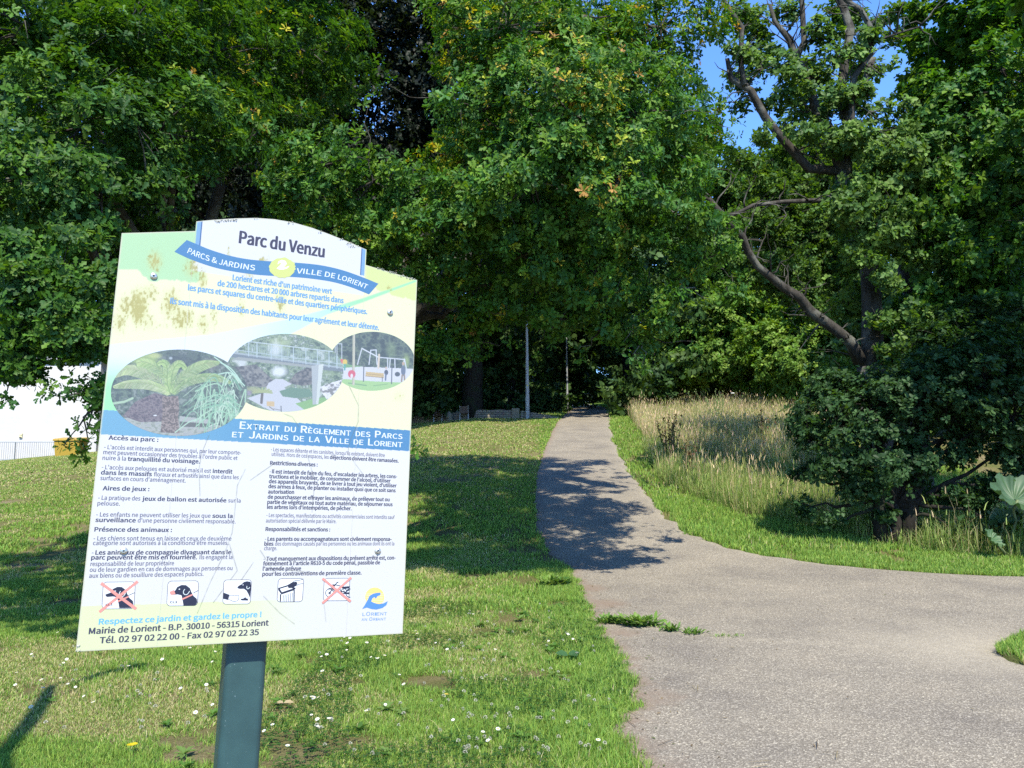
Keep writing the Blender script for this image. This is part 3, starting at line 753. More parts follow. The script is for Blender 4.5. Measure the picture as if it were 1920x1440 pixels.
    tops = [((9.4, 11.4, 8.0), 1.2), ((10.9, 10.4, 8.2), 1.6), ((9.2, 9.4, 7.6), 1.1), ((7.4, 8.7, 8.0), .85), ((8.4, 8.2, 8.1), .9), ((11.5, 8.6, 8.6), 1.6), ((10.2, 7.9, 9.2), 1.3), ((12.6, 12, 8.4), 1.8), ((13, 9.6, 9.8), 1.6)]
    tree('oak_tree', 'unseen oak added beyond the right edge to shade the shrubs', (11.2, 8.8, .2), 5.6, .35, [(np.array(c), (r*1.1, r, r*.8)) for c, r in tops], rng, FLAKE, .2, 14, 6, 4, (.5, .8), OAKG, twigs=0, group='oaks beside the path')
right_oaks()

def shrubs():
    rng = np.random.default_rng(31)
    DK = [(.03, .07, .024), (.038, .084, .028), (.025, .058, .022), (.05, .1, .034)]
    L = [(1640,760,12.6,.8),(1560,800,12.6,.6),(1730,740,12.6,.9),(1840,720,12.4,.9),(1900,780,12.2,.7),(1640,880,12.4,.5),(1560,880,12.5,.35),(1740,860,12.6,.5),(1720,710,13,.6),(1810,660,13.2,.7),(1580,720,13.2,.4),(1890,680,12.8,.8),(1830,840,12.6,.5),(1520,820,12.8,.3),(1950,850,12.2,.5),(1500,890,12.9,.22),(1800,930,12.6,.35),(1880,900,12.4,.4),(1750,640,13.6,.5),(1820,600,13.6,.6),(1900,600,13.3,.6),(1540,730,13,.35),(1510,770,12.9,.2),(1600,930,12.7,.25),(1760,930,12.9,.3),(1560,985,12.9,.2),(1790,990,12.6,.26),(1870,980,12.3,.3),(1660,960,12.9,.22),(1520,950,12.9,.2)]
    b = at(1680, 985, 12.9)
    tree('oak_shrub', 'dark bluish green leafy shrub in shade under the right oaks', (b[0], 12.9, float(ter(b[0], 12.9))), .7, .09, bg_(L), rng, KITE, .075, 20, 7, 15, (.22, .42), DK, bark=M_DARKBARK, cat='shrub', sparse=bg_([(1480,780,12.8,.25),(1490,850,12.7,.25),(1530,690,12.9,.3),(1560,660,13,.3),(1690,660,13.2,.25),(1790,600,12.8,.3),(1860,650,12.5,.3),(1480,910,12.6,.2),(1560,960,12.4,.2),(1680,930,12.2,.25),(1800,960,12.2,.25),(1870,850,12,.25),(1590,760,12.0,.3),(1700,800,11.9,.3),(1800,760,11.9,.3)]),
         extra_limbs=[(wiggle(rng, (b[0]-.25, 12.9, float(ter(b[0], 12.9))-.1), at(1660, 760, 12.7), 5, .1), [.12, .11, .1, .08, .06]), (wiggle(rng, (b[0]+.15, 12.95, float(ter(b[0], 12.9))-.1), at(1735, 760, 12.8), 5, .1), [.13, .12, .11, .09, .06])])
    # bright understorey bushes between the meadow and the right oaks
    rng = np.random.default_rng(32)
    G2 = [(.09, .18, .024), (.12, .21, .03), (.08, .16, .024), (.15, .23, .04)]
    L = [(x, y, dd*1.75, r*1.7) for x, y, dd, r in [(1500,690,20,1.1),(1560,640,20,1.0),(1440,650,21,1.0),(1560,740,19,.8),(1500,600,21,.9),(1600,690,19.5,.8),(1420,700,22,.8),(1540,760,20,.6),(1480,740,20.5,.6)]]
    b = ground(1520, 765)
    tree('leafy_bush', 'light green leafy bush behind the straw meadow', (at(1520, 765, 35)[0], 35, float(ter(at(1520, 765, 35)[0], 35))), 1.2, .08, bg_(L), rng, KITE, .17, 16, 6, 8, (.35, .6), G2, bark=M_DARKBARK, cat='shrub', twigs=.2)
    rng = np.random.default_rng(33)
    L = [(x, y, dd*1.65, r*1.6) for x, y, dd, r in [(1290,640,24,1.1),(1350,600,24,1.1),(1280,690,24,.9),(1350,680,24,1.0),(1400,570,24,1.1),(1300,570,25,1.0),(1255,705,25,.6),(1400,690,25,.8)]]
    b = ground(1310, 757)
    tree('leafy_bush', 'bushy young tree with bright leaves behind the dry meadow', (at(1310, 757, 41)[0], 41, float(ter(at(1310, 757, 41)[0], 41))), 1.4, .1, bg_(L), rng, KITE, .18, 16, 6, 8, (.35, .65), G2, bark=M_DARKBARK, cat='shrub', twigs=.1)
shrubs()

def broom():
    rng = np.random.default_rng(41)
    b = ground(1365, 764); b[2] = float(ter(b[0], b[1]))
    root = empty('broom_shrub', b, 'feathery blue green broom shrub above the dry grass', 'shrub')
    n = 2600; th = rng.uniform(0, 6.28, n); rr = rng.uniform(0, 1, n)**.5
    P = np.stack([rr*np.cos(th)*1.5, rr*np.sin(th)*.9, rng.uniform(.15, 1.9, n)*(1.15-rr*.5)], 1)
    A = norm(np.stack([np.cos(th)*rr*.7, np.sin(th)*rr*.7, np.ones(n)*.8], 1) + rng.normal(size=(n, 3))*.25)
    N = norm(rng.normal(size=(n, 3)))
    T = (np.array([(0, -.03, 0), (0, .03, 0), (.5, .05, .02), (.5, -.05, .02), (1, 0, 0)]), np.array([(0, 1, 2), (0, 2, 3), (3, 2, 4)]))
    C = pick(rng, n, [(.05, .1, .06), (.06, .12, .065), (.04, .08, .045), (.075, .13, .08)])
    V, Fa, C = leaves(P, A, N, rng.uniform(.35, .75, n), T, C)
    link(bpy.data.objects.new('crown', np_mesh('crown', V, Fa, M_FARLEAF, C)), root)
    mb = MB()
    for i in range(9): mb.tube([(rng.normal()*.1, rng.normal()*.1, -.1), (rng.normal()*.5, rng.normal()*.4, .7)], [.03, .012], 5)
    mb.build('stem', M_DARKBARK, root)
broom()

def background():
    rng = np.random.default_rng(51)
    G = [(.035, .08, .02), (.05, .1, .025), (.032, .07, .025), (.07, .125, .03)]
    kinds = [('tall dark tree in the wood left of the path end', 0), ]
    #  (px base, depth, height, crown radius, low crown start, seed, label)
    T = [(800, 44, 17, 4.0, 1.0, 'broad leafy tree behind the low stone wall, just right of the sign'),
         (885, 40, 16, 3.6, 3.2, 'tree with thick ivy dark trunk behind the two park seats'),
         (960, 47, 18, 3.8, 1.0, 'leafy tree behind the nearer lamp post'),
         (1035, 52, 19, 3.8, .8, 'tall dark tree left of the path end'),
         (1100, 72, 22, 5.0, .5, 'distant tree closing the view at the path end'),
         (1175, 50, 18, 3.4, .8, 'dark tree right of the path end'),
         (1235, 40, 16, 3.0, .8, 'slender dense tree at the top of the right verge'),
         (1330, 50, 18, 4.4, 1.0, 'mid green tree standing behind the broom shrub'),
         (1430, 46, 15.5, 4.2, 1.0, 'pale topped tree behind the forked oak'),
         (1560, 42, 13.5, 4.2, .8, 'rounded tree filling the gap behind the forked oak trunk'),
         (1690, 33, 12, 3.6, .5, 'dense tree behind the two right trunks'),
         (1830, 25, 11.5, 3.2, .4, 'dense tree behind the dark shaded shrub'),
         (1990, 24, 11, 3.4, .4, 'leafy tree at the far right behind the shrub'),
         (760, 86, 24, 7.5, .3, 'far tree closing the wood behind the seats'),
         (940, 84, 24, 7.0, .3, 'far tree closing the wood behind the nearer lamp post'),
         (1060, 96, 24, 7.0, .3, 'far tree closing the wood left of the path end'),
         (1190, 82, 22, 6.5, .3, 'far tree closing the wood right of the path end'),
         (1310, 70, 18, 6.0, .3, 'far tree closing the wood behind the broom shrub'),
         (1460, 62, 12, 5.5, .3, 'far tree low behind the forked oak'),
         (1640, 55, 11, 5.0, .3, 'far tree low behind the two right trunks'),
         (690, 40, 17, 4.2, 1.5, 'tree hidden mostly by the sign behind the lawn'),
         (560, 36, 15, 4.0, 2.0, 'tree behind the left half of the sign'),
         (440, 33, 14, 3.4, 3.0, 'tree rising above the left corner of the sign'),
         (330, 58, 18, 5.0, 3.0, 'tree beside the white building, far behind the left oak'),
         (80, 62, 20, 6.0, 6.0, 'tall tree rising behind the white building')]
    for i, (px, d, h, r, low, lab) in enumerate(T):
        rg = np.random.default_rng(100 + i)
        x = at(px, 800, d)[0]; z = float(ter(x, d)); base = np.array([x, d, z])
        bs = []
        for k in range(15):
            t = rg.uniform(0, 1); zz = low + (h - low)*t
            w = r * (math.sin(math.pi*min(1, .22 + .72*t))**.7)
            a = rg.uniform(0, 6.28); q = rg.uniform(.3, .75)
            bs.append((base + np.array([math.cos(a)*w*q, math.sin(a)*w*q, zz]), (r*.42, r*.42, r*.36)))
        for k in range(8):
            a = rg.uniform(math.pi, 2*math.pi); t = k/7
            bs.append((base + np.array([math.cos(a)*r*.7, math.sin(a)*r*.7, low + (h-low)*(.02 + .9*t)]), (r*.4, r*.4, r*.34)))
        if px < 1120 and d < 53:      # long boughs added over the lawn edge to shade wall and seats
            for k in range(12):
                bs.append((base + np.array([rg.uniform(-3.6, 3.6), -rg.uniform(5.0, 9.5) - max(0, d-42)*.6, rg.uniform(5.5, 9.5)]), (1.5, 1.5, .8)))
        g = np.array(G) * (1.35 if px > 1300 else .8)
        if i == 8: g = g*np.array([1.5, 1.35, 1.1])
        tree('woodland_tree', lab, base, max(low + 2.5, 3), .28 + .02*(px == 885)*10, bs, rg, FLAKE, .2 + .0035*d, 13, 5, 1.35, (.6, 1.05), g, twigs=0, limb_min=9, bark=M_DARKBARK, group='trees of the wood behind the lawn', leafm=M_FARLEAF)
    # low shade-loving undergrowth along the wood edge
    for i, (px, py, d, w, h, lab) in enumerate([(820, 775, 42, 2.2, 1.1, 'dark low undergrowth behind the pair of seats'), (930, 765, 43, 1.6, 1.3, 'ivy covered undergrowth left of the lamp post'), (1010, 770, 45, 1.9, 1.5, 'dark undergrowth between the lamp post and the path'), (1200, 760, 46, 2.4, 1.8, 'dark undergrowth right of the path end'), (1150, 752, 66, 3, 2.2, 'far undergrowth where the path vanishes')]):
        rg = np.random.default_rng(200 + i); x = at(px, py, d)[0]; base = np.array([x, d, float(ter(x, d))])
        bs = [(base + np.array([rg.uniform(-w, w)*.7, rg.uniform(-.5, .5), h*rg.uniform(.2, .7)]), (w*.4, .7, h*.5)) for k in range(7)]
        tree('undergrowth_bush', lab, base, .3, .04, bs, rg, FLAKE, .24, 12, 5, 3.0, (.4, .6), np.array(G)*.8, twigs=0, bark=M_DARKBARK, group='bushes along the wood edge', leafm=M_FARLEAF, cat='bush')
background()
# ------------------------------------------------------------------ information board
BA = np.array([.69484111, .34498437, -.03211828]); BW = float(np.linalg.norm(BA))
BX = BA / BW
BYv = np.array([.01828205, .05553999, .99828907]); BYv = BYv - BX*(BX @ BYv); BYv /= np.linalg.norm(BYv)
BZ = np.cross(BX, BYv)
BO = np.array([-.99255939, 1.78039255, -.41237258]) + CAM
MBOARD = Matrix([[BX[i], BYv[i], BZ[i], BO[i]] for i in range(3)] + [[0, 0, 0, 1]])
HI = np.array([[1.46629619e-03, 1.60638818e-04, -4.04514695e-01], [-6.92964663e-05, -1.24937452e-03, 1.53657577e+00], [-2.81960596e-04, 8.94428405e-05, 1.0]])
HF = np.linalg.inv(HI)
def B(px, py):
    q = HI @ np.array([px, py, 1.0]); return np.array([q[0]/q[2]*BW, q[1]/q[2]])
def Binv(x, y):
    x = np.asarray(x, float)/BW; y = np.asarray(y, float)
    w = HF[2, 0]*x + HF[2, 1]*y + HF[2, 2]
    return (HF[0, 0]*x + HF[0, 1]*y + HF[0, 2])/w, (HF[1, 0]*x + HF[1, 1]*y + HF[1, 2])/w
Z1 = lambda x, y: B(180 + x/3, 390 + y/3)
Z2 = lambda x, y: B(130 + x/5.486, 790 + y/5.486)
Z3 = lambda x, y: B(460 + x/5.334, 780 + y/5.334)
Z4 = lambda x, y: B(130 + x/5.334, 1020 + y/5.334)
Z5 = lambda x, y: B(460 + x/5.334, 1020 + y/5.334)

root_xy = BO + BX*.49*BW - BZ*.095
SB = np.array([root_xy[0] - BYv[0]*1.19, root_xy[1] - BYv[1]*1.19, 0]); SB[2] = float(ter(SB[0], SB[1]))
SIGN = empty('information_board', SB, 'white and green park rules board with blue ribbon on a dark teal post', 'sign')
MLOC = Matrix.Translation(Vector(-SB)) @ MBOARD
def bput(o, parent=None):
    """object modelled in board coordinates (x along, y up, z out of the face)"""
    COL.objects.link(o)
    o.parent = parent or SIGN
    if parent is None: o.matrix_basis = MLOC
    return o

# outline with the raised arched header
xa, xb = B(368, 415)[0], B(687, 468)[0]
ysh = 1.0
arc_px = [(368, 415), (400, 412), (440, 409.5), (480, 408.5), (515, 411), (550, 417), (585, 427), (620, 440), (655, 454), (687, 468)]
ARC = np.array([B(*p) for p in arc_px]); ARC[0, 0] = xa; ARC[-1, 0] = xb
ytl, ytr = B(228, 437)[1], B(782, 525)[1]
yla, yra = B(366, 433)[1], B(688, 497)[1]
def top_y(x):
    return np.where(x < xa, ytl + (yla-ytl)*x/xa, np.where(x > xb, yra + (ytr-yra)*(x-xb)/(BW-xb), np.interp(x, ARC[:, 0], ARC[:, 1])))
M_EDGE = mat('aged_panel_edge', (.3, .29, .26, 1), .7)
def panel():
    out = [(0, 0), (BW, 0), (BW, ytr), (xb, yra)] + [tuple(p) for p in ARC[::-1]] + [(xa, yla), (0, ytl)]
    n = len(out); mb = MB(); mb.add([(x, y, 0) for x, y in out] + [(x, y, -.011) for x, y in out],
        [tuple(range(n)), tuple(range(2*n-1, n-1, -1))] + [(j, n+j, n+(j+1) % n, (j+1) % n) for j in range(n)])
    me = bpy.data.meshes.new('panel'); me.from_pydata(mb.v, [], mb.f); me.update(); me.materials.append(M_EDGE)
    return bput(bpy.data.objects.new('panel', me))
PANEL = panel()

def grid_print(name, x0, x1, nx, ny, yfun0, yfun1, z, colfun, parent):
    xs = np.linspace(x0, x1, nx); t = np.linspace(0, 1, ny)
    X, T = np.meshgrid(xs, t); Y = yfun0(X) + (yfun1(X) - yfun0(X))*T
    C = colfun(X, Y)
    V = np.stack([X, Y, np.full_like(X, z)], -1).reshape(-1, 3)
    i = np.arange((ny-1)*(nx-1)); a = (i // (nx-1))*nx + i % (nx-1)
    return V, np.stack([a, a+1, a+nx+1, a+nx], 1), C.reshape(-1, 3)

def lin(c):
    c = np.asarray(c, float)/255; return np.where(c <= .04045, c/12.92, ((c+.055)/1.055)**2.4)
def S(x, a, b): return np.clip((x - a)/(b - a), 0, 1)*np.clip((x - a)/(b - a), 0, 1)*(3 - 2*np.clip((x - a)/(b - a), 0, 1))
def lerp(c, d, m): return c*(1 - m[..., None]) + np.asarray(d, float)*m[..., None]
def board_col(X, Y):
    px, py = Binv(X, Y); zx, zy = (px - 180)*3, (py - 390)*3
    U = X/BW
    c = np.zeros(X.shape + (3,)) + np.array([206, 206, 205.])
    # pale green footer that fades out to the right
    foot = S(Y, .1, .096)*0 + (Y < .1)*1.0
    c = lerp(c, [206, 213, 170], foot*np.clip(1.15 - S(U, .3, .78)*1.15, 0, 1))
    up = (Y > .555)*1.0
    yel = np.array([212, 213, 176.])
    c = lerp(c, yel, up)
    # pale swoosh between the oval pictures and the streak
    ux = np.array([-80, 75, 300, 640, 870, 1100, 1300, 1500, 1780, 1900]); uy = np.array([775, 770, 745, 715, 668, 622, 568, 508, 410, 360])
    lx = np.array([-80, 60, 700, 760, 1050, 1150, 1300, 1500, 1780, 1900]); ly = np.array([1300, 1300, 1300, 860, 730, 680, 598, 530, 424, 380])
    sw = S(zy, np.interp(zx, ux, uy) - 5, np.interp(zx, ux, uy) + 5) * S(zy, np.interp(zx, lx, ly) + 5, np.interp(zx, lx, ly) - 5)*up
    sc = lerp(np.zeros_like(c) + [206, 214, 224], [186, 212, 212], S(zx, 750, 1150))
    sc = lerp(sc, [150, 214, 160], S(zx, 1150, 1500))
    sc = lerp(sc, [150, 216, 160], S(zy, 800, 1050)*S(zx, 420, 100))
    c = c*(1 - sw[..., None]) + sc*sw[..., None]
    # torn-edged green corners
    rag = 26*(fbm(zx/40, zy*0, 4, 4) - .5)*2
    g1 = S(zy, 395 + rag + .06*(zx-150) - 90*S(zx, 330, 130) + 0*zx, 385 + rag + .06*(zx-150) - 90*S(zx, 330, 130))*S(zx, 640 + 60*(fbm(zy/30, zx*0, 6) - .5), 560)*up
    g1 = np.maximum(g1, S(zy, 350, 340)*S(zx, 720, 700)*up)
    c = lerp(c, [166, 200, 156], g1)
    g2 = S(zy, 500 + rag*.8 + (zx - 1700)*.35, 490 + rag*.8 + (zx - 1700)*.35)*S(zx, 1500, 1530)*up
    g2 = g2*(1 - sw)
    c = lerp(c, [196, 206, 140], g2)
    # header panel with blue shaded borders
    inh = ((X > xa + .002) & (X < xb - .002) & (Y > .93))*1.0
    hw = np.clip(inh, 0, 1)*S(zy, 1000, 0)**0
    c = lerp(c, [203, 205, 208], hw)
    for xe, s_ in ((xa, 1), (xb, -1)):
        dd = (X - xe)*s_
        c = lerp(c, [92, 140, 190], (dd > .002)*(dd < .012)*(Y > .988)*inh*.75)
        c = lerp(c, [36, 70, 120], (dd > .0115)*(dd < .0145)*(Y > .988)*inh*.85)
    # blue title band
    band = ((Y >= .4965) & (Y <= .5555))*1.0
    bc = lerp(np.zeros_like(c) + [110, 156, 182], [80, 128, 168], S(U, .1, .75))
    c = c*(1 - band[..., None]) + bc*band[..., None]
    # algae stains running down, speckled dirt
    st = np.zeros(X.shape)
    for (sx, sy, rx, ry, a) in [(240, 560, 48, 95, 1.1), (170, 560, 60, 80, .5), (480, 620, 60, 80, .6), (300, 480, 70, 60, .45), (130, 640, 50, 70, .5), (600, 650, 40, 60, .5), (330, 300, 45, 60, .75), (420, 540, 60, 90, .6), (540, 340, 50, 60, .6), (600, 400, 25, 60, .7), (520, 620, 40, 60, .55), (660, 600, 30, 90, .35), (820, 560, 25, 80, .35), (1040, 520, 35, 80, .5), (860, 350, 30, 50, .7), (935, 300, 20, 25, .9), (745, 250, 12, 50, .5), (965, 310, 18, 60, .4), (1700, 1060, 40, 40, .3), (350, 660, 200, 40, .2), (1650, 450, 20, 20, .5), (1520, 430, 14, 22, .8), (290, 640, 60, 60, .4)]:
        st = np.maximum(st, a*np.exp(-((zx-sx)/rx)**2 - ((zy-sy)/ry)**2))
    sp = np.clip((fbm(zx/9, zy/16, 11, 4) - .5 + .5*(st - .42))*6, 0, 1)*S(st, .06, .4)
    c = lerp(c, [142, 130, 62], sp*.78)
    c = lerp(c, [184, 182, 118], S(st, .06, .7)*.5*up)
    dots = np.clip((vnoise(px*.9, py*.9, 61) - .94)*12, 0, 1)*np.clip((fbm(px/60, py/60, 8) - .35)*4, 0, 1)
    c = lerp(c, [120, 118, 90], dots*.35)
    # scratches
    def seg(pts, w, k):
        m = np.zeros(X.shape)
        for (x0, y0), (x1, y1) in zip(pts[:-1], pts[1:]):
            dx, dy = x1-x0, y1-y0; t = np.clip(((px-x0)*dx + (py-y0)*dy)/(dx*dx+dy*dy), 0, 1)
            m = np.maximum(m, np.clip(1.25 - np.hypot(px-x0-t*dx, py-y0-t*dy)/w, 0, 1))
        return m*k*(.35 + .9*vnoise(px/7, py/7, 3))
    for pts in [[(392,816),(378,850),(373,880),(375,930)], [(460,880),(445,910),(440,960),(435,1000),(420,1040),(395,1090),(370,1150)], [(475,1055),(452,1088)], [(532,776),(548,782),(560,800)], [(655,725),(672,760),(672,790),(655,830),(652,850),(688,900)], [(575,850),(590,900),(585,960)], [(494,1118),(525,1150),(552,1170)], [(430,1020),(445,1070),(400,1130)], [(608,1135),(611,1165)], [(488,1032),(515,1075)], [(500,1065),(600,1075)], [(470,900),(520,865),(560,872)]]:
        c = lerp(c, [104, 104, 92], np.clip(seg(pts, 1.0, .5), 0, .6))
    # faded, unprinted rim
    rim = np.minimum(np.minimum(X, BW - X), np.minimum(Y, top_y(X) - Y)) + .003*(fbm(px/10, py/10, 2) - .5)
    c = lerp(c, [196, 196, 170], S(rim, .004, .0015)*.8)
    return lin(np.clip(c, 0, 255))
def face_print():
    Vs, Fs, Cs, n = [], [], [], 0
    e = .0004
    for x0, x1, nx in ((e, xa - e, 90), (xa + e, xb - e, 330), (xb + e, BW - e, 110)):
        V, F_, C = grid_print('', x0, x1, nx, 640, lambda X: np.full_like(X, e), lambda X: top_y(X) - e, .0002, board_col, None)
        Vs.append(V); Fs.append(F_ + n); Cs.append(C); n += len(V)
    # narrow strips closing the two steps of the outline
    o = bpy.data.objects.new('printed_sheet', np_mesh('printed_sheet', np.concatenate(Vs), np.concatenate(Fs), M_PRINT, np.concatenate(Cs)))
    bput(o, PANEL)
face_print()

# --- flat printed shapes
def flat(name, shapes, z=.0004, parent=None, dz=.00001):
    """shapes: list of (board points, srgb colour); later shapes lie on top"""
    V, Fs, C, n = [], [], [], 0
    for k, (pts, col) in enumerate(shapes):
        pts = [np.asarray(p, float)[:2] for p in pts]
        tri = tessellate_polygon([[Vector((p[0], p[1], 0)) for p in pts]])
        for p in pts: V.append((p[0], p[1], z + k*dz)); C.append(lin(col))
        for t in tri:
            a, b, c = (pts[i] for i in t)
            if (b[0]-a[0])*(c[1]-a[1]) - (b[1]-a[1])*(c[0]-a[0]) < 0: t = (t[0], t[2], t[1])
            Fs.append([i + n for i in t])
        n += len(pts)
    o = bpy.data.objects.new(name, np_mesh(name, np.array(V), np.array(Fs), M_PRINT, np.array(C)))
    return bput(o, parent or PANEL)
def stroke(pts, w):
    """polyline -> list of quads of half-width w (board units)"""
    pts = [np.asarray(p, float) for p in pts]; L_, R_ = [], []
    for i, p in enumerate(pts):
        a = pts[max(0, i-1)]; b = pts[min(len(pts)-1, i+1)]; t = (b - a)/(np.linalg.norm(b - a) + 1e-9); nrm = np.array([-t[1], t[0]])
        ww = w[i] if hasattr(w, '__len__') else w
        L_.append(p + nrm*ww); R_.append(p - nrm*ww)
    return [[L_[i], R_[i], R_[i+1], L_[i+1]] for i in range(len(pts)-1)]
def smooth(pts, n=24):
    pts = np.array(pts, float); k = len(pts); out = []
    for u in np.linspace(0, k-1-1e-6, n):
        i = int(u); t = u - i
        p0, p1, p2, p3 = pts[max(i-1, 0)], pts[i], pts[min(i+1, k-1)], pts[min(i+2, k-1)]
        out.append(.5*((2*p1) + (-p0+p2)*t + (2*p0-5*p1+4*p2-p3)*t*t + (-p0+3*p1-3*p2+p3)*t**3))
    return out

# --- lettering
_cache = {}
SANS = None
try:                            # the sans that ships inside Blender; the built-in face otherwise
    import os
    SANS = bpy.data.fonts.load(os.path.join(bpy.utils.system_resource('DATAFILES'), 'fonts', 'Noto Sans CJK Regular.woff2'))
except Exception:
    SANS = None
def text_mesh(s, bold=0):
    key = s
    if key in _cache: return _cache[key]
    cu = bpy.data.curves.new('t', 'FONT'); cu.body = s; cu.size = 1
    if SANS: cu.font = SANS
    cu.resolution_u = 3
    o = bpy.data.objects.new('t', cu); COL.objects.link(o)
    me = bpy.data.meshes.new_from_object(o.evaluated_get(bpy.context.evaluated_depsgraph_get()))
    n = len(me.vertices); V = np.zeros(n*3); me.vertices.foreach_get('co', V); V = V.reshape(-1, 3)
    me.calc_loop_triangles(); T = np.zeros(len(me.loop_triangles)*3, np.int32); me.loop_triangles.foreach_get('vertices', T); T = T.reshape(-1, 3)
    bpy.data.objects.remove(o); bpy.data.curves.remove(cu); bpy.data.meshes.remove(me)
    _cache[key] = (V[:, :2].copy(), T); return _cache[key]
CAPH = text_mesh('H', 0)[0][:, 1].max()
def put_text(s, p0, p1, cap, bold=0.0, warp=None):
    """baseline from p0 to p1 (board), capital height cap"""
    V, T = text_mesh(s)
    p0, p1 = np.array(p0), np.array(p1); W = np.linalg.norm(p1 - p0); t = (p1 - p0)/W; nn = np.array([-t[1], t[0]])
    x0, y0 = (V[:, 0] - V[:, 0].min())/(V[:, 0].max() - V[:, 0].min()), V[:, 1]/CAPH*cap
    n = len(V); OUT, TT = [], []
    k = 5 if bold > .04 else (3 if bold > 0 else 1)
    for i in range(k):                      # stroke weight: the same glyphs struck again a hair apart
        q = (i/(k-1)*2 - 1) if k > 1 else 0
        x = x0 + q*bold*cap/W; y = y0 + (bold*cap*.45*(1 if i % 2 else -1) if k > 1 else 0)
        if warp is not None:
            P, N = warp(x); out = P + N*y[:, None]
        else: out = p0 + np.outer(x*W, t) + np.outer(y, nn)
        OUT.append(np.concatenate([out, np.full((n, 1), i*.000008)], 1)); TT.append(T + n*i)
    out, Tn = np.concatenate(OUT), np.concatenate(TT)
    a, b, c = out[Tn[:, 0]], out[Tn[:, 1]], out[Tn[:, 2]]
    fl = (b[:, 0]-a[:, 0])*(c[:, 1]-a[:, 1]) - (b[:, 1]-a[:, 1])*(c[:, 0]-a[:, 0]) < 0
    Tn[fl] = Tn[fl][:, [0, 2, 1]]
    return out, Tn
def text_obj(name, items, parent=None, z=.0005):
    """items: list of (verts2d, tris, colour)"""
    V, T, C, n = [], [], [], 0
    for v, t, col in items:
        V.append(v + np.array([0, 0, z])); T.append(t + n); C.append(np.tile(lin(col), (len(v), 1))); n += len(v)
    return bput(bpy.data.objects.new(name, np_mesh(name, np.concatenate(V), np.concatenate(T), M_PRINT, np.concatenate(C))), parent or PANEL)
BD = .055
INK = (62, 62, 92); INKL = (92, 92, 122); BLUE = (92, 150, 200)
def line(Zf, cap, y0, y1, segs, ink=INKL, inkb=INK):
    """segs: (text, bold, x0, x1) in zoomed-photo units; the baseline runs from y0 to y1 over the whole line"""
    X0, X1 = segs[0][2], segs[-1][3]; out = []
    yy = lambda x: y0 + (y1 - y0)*(x - X0)/(X1 - X0)
    for s, b, a, c in segs:
        v, t = put_text(s, Zf(a, yy(a)), Zf(c, yy(c)), cap, BD if b else .022)
        out.append((v, t, inkb if b else ink))
    return out
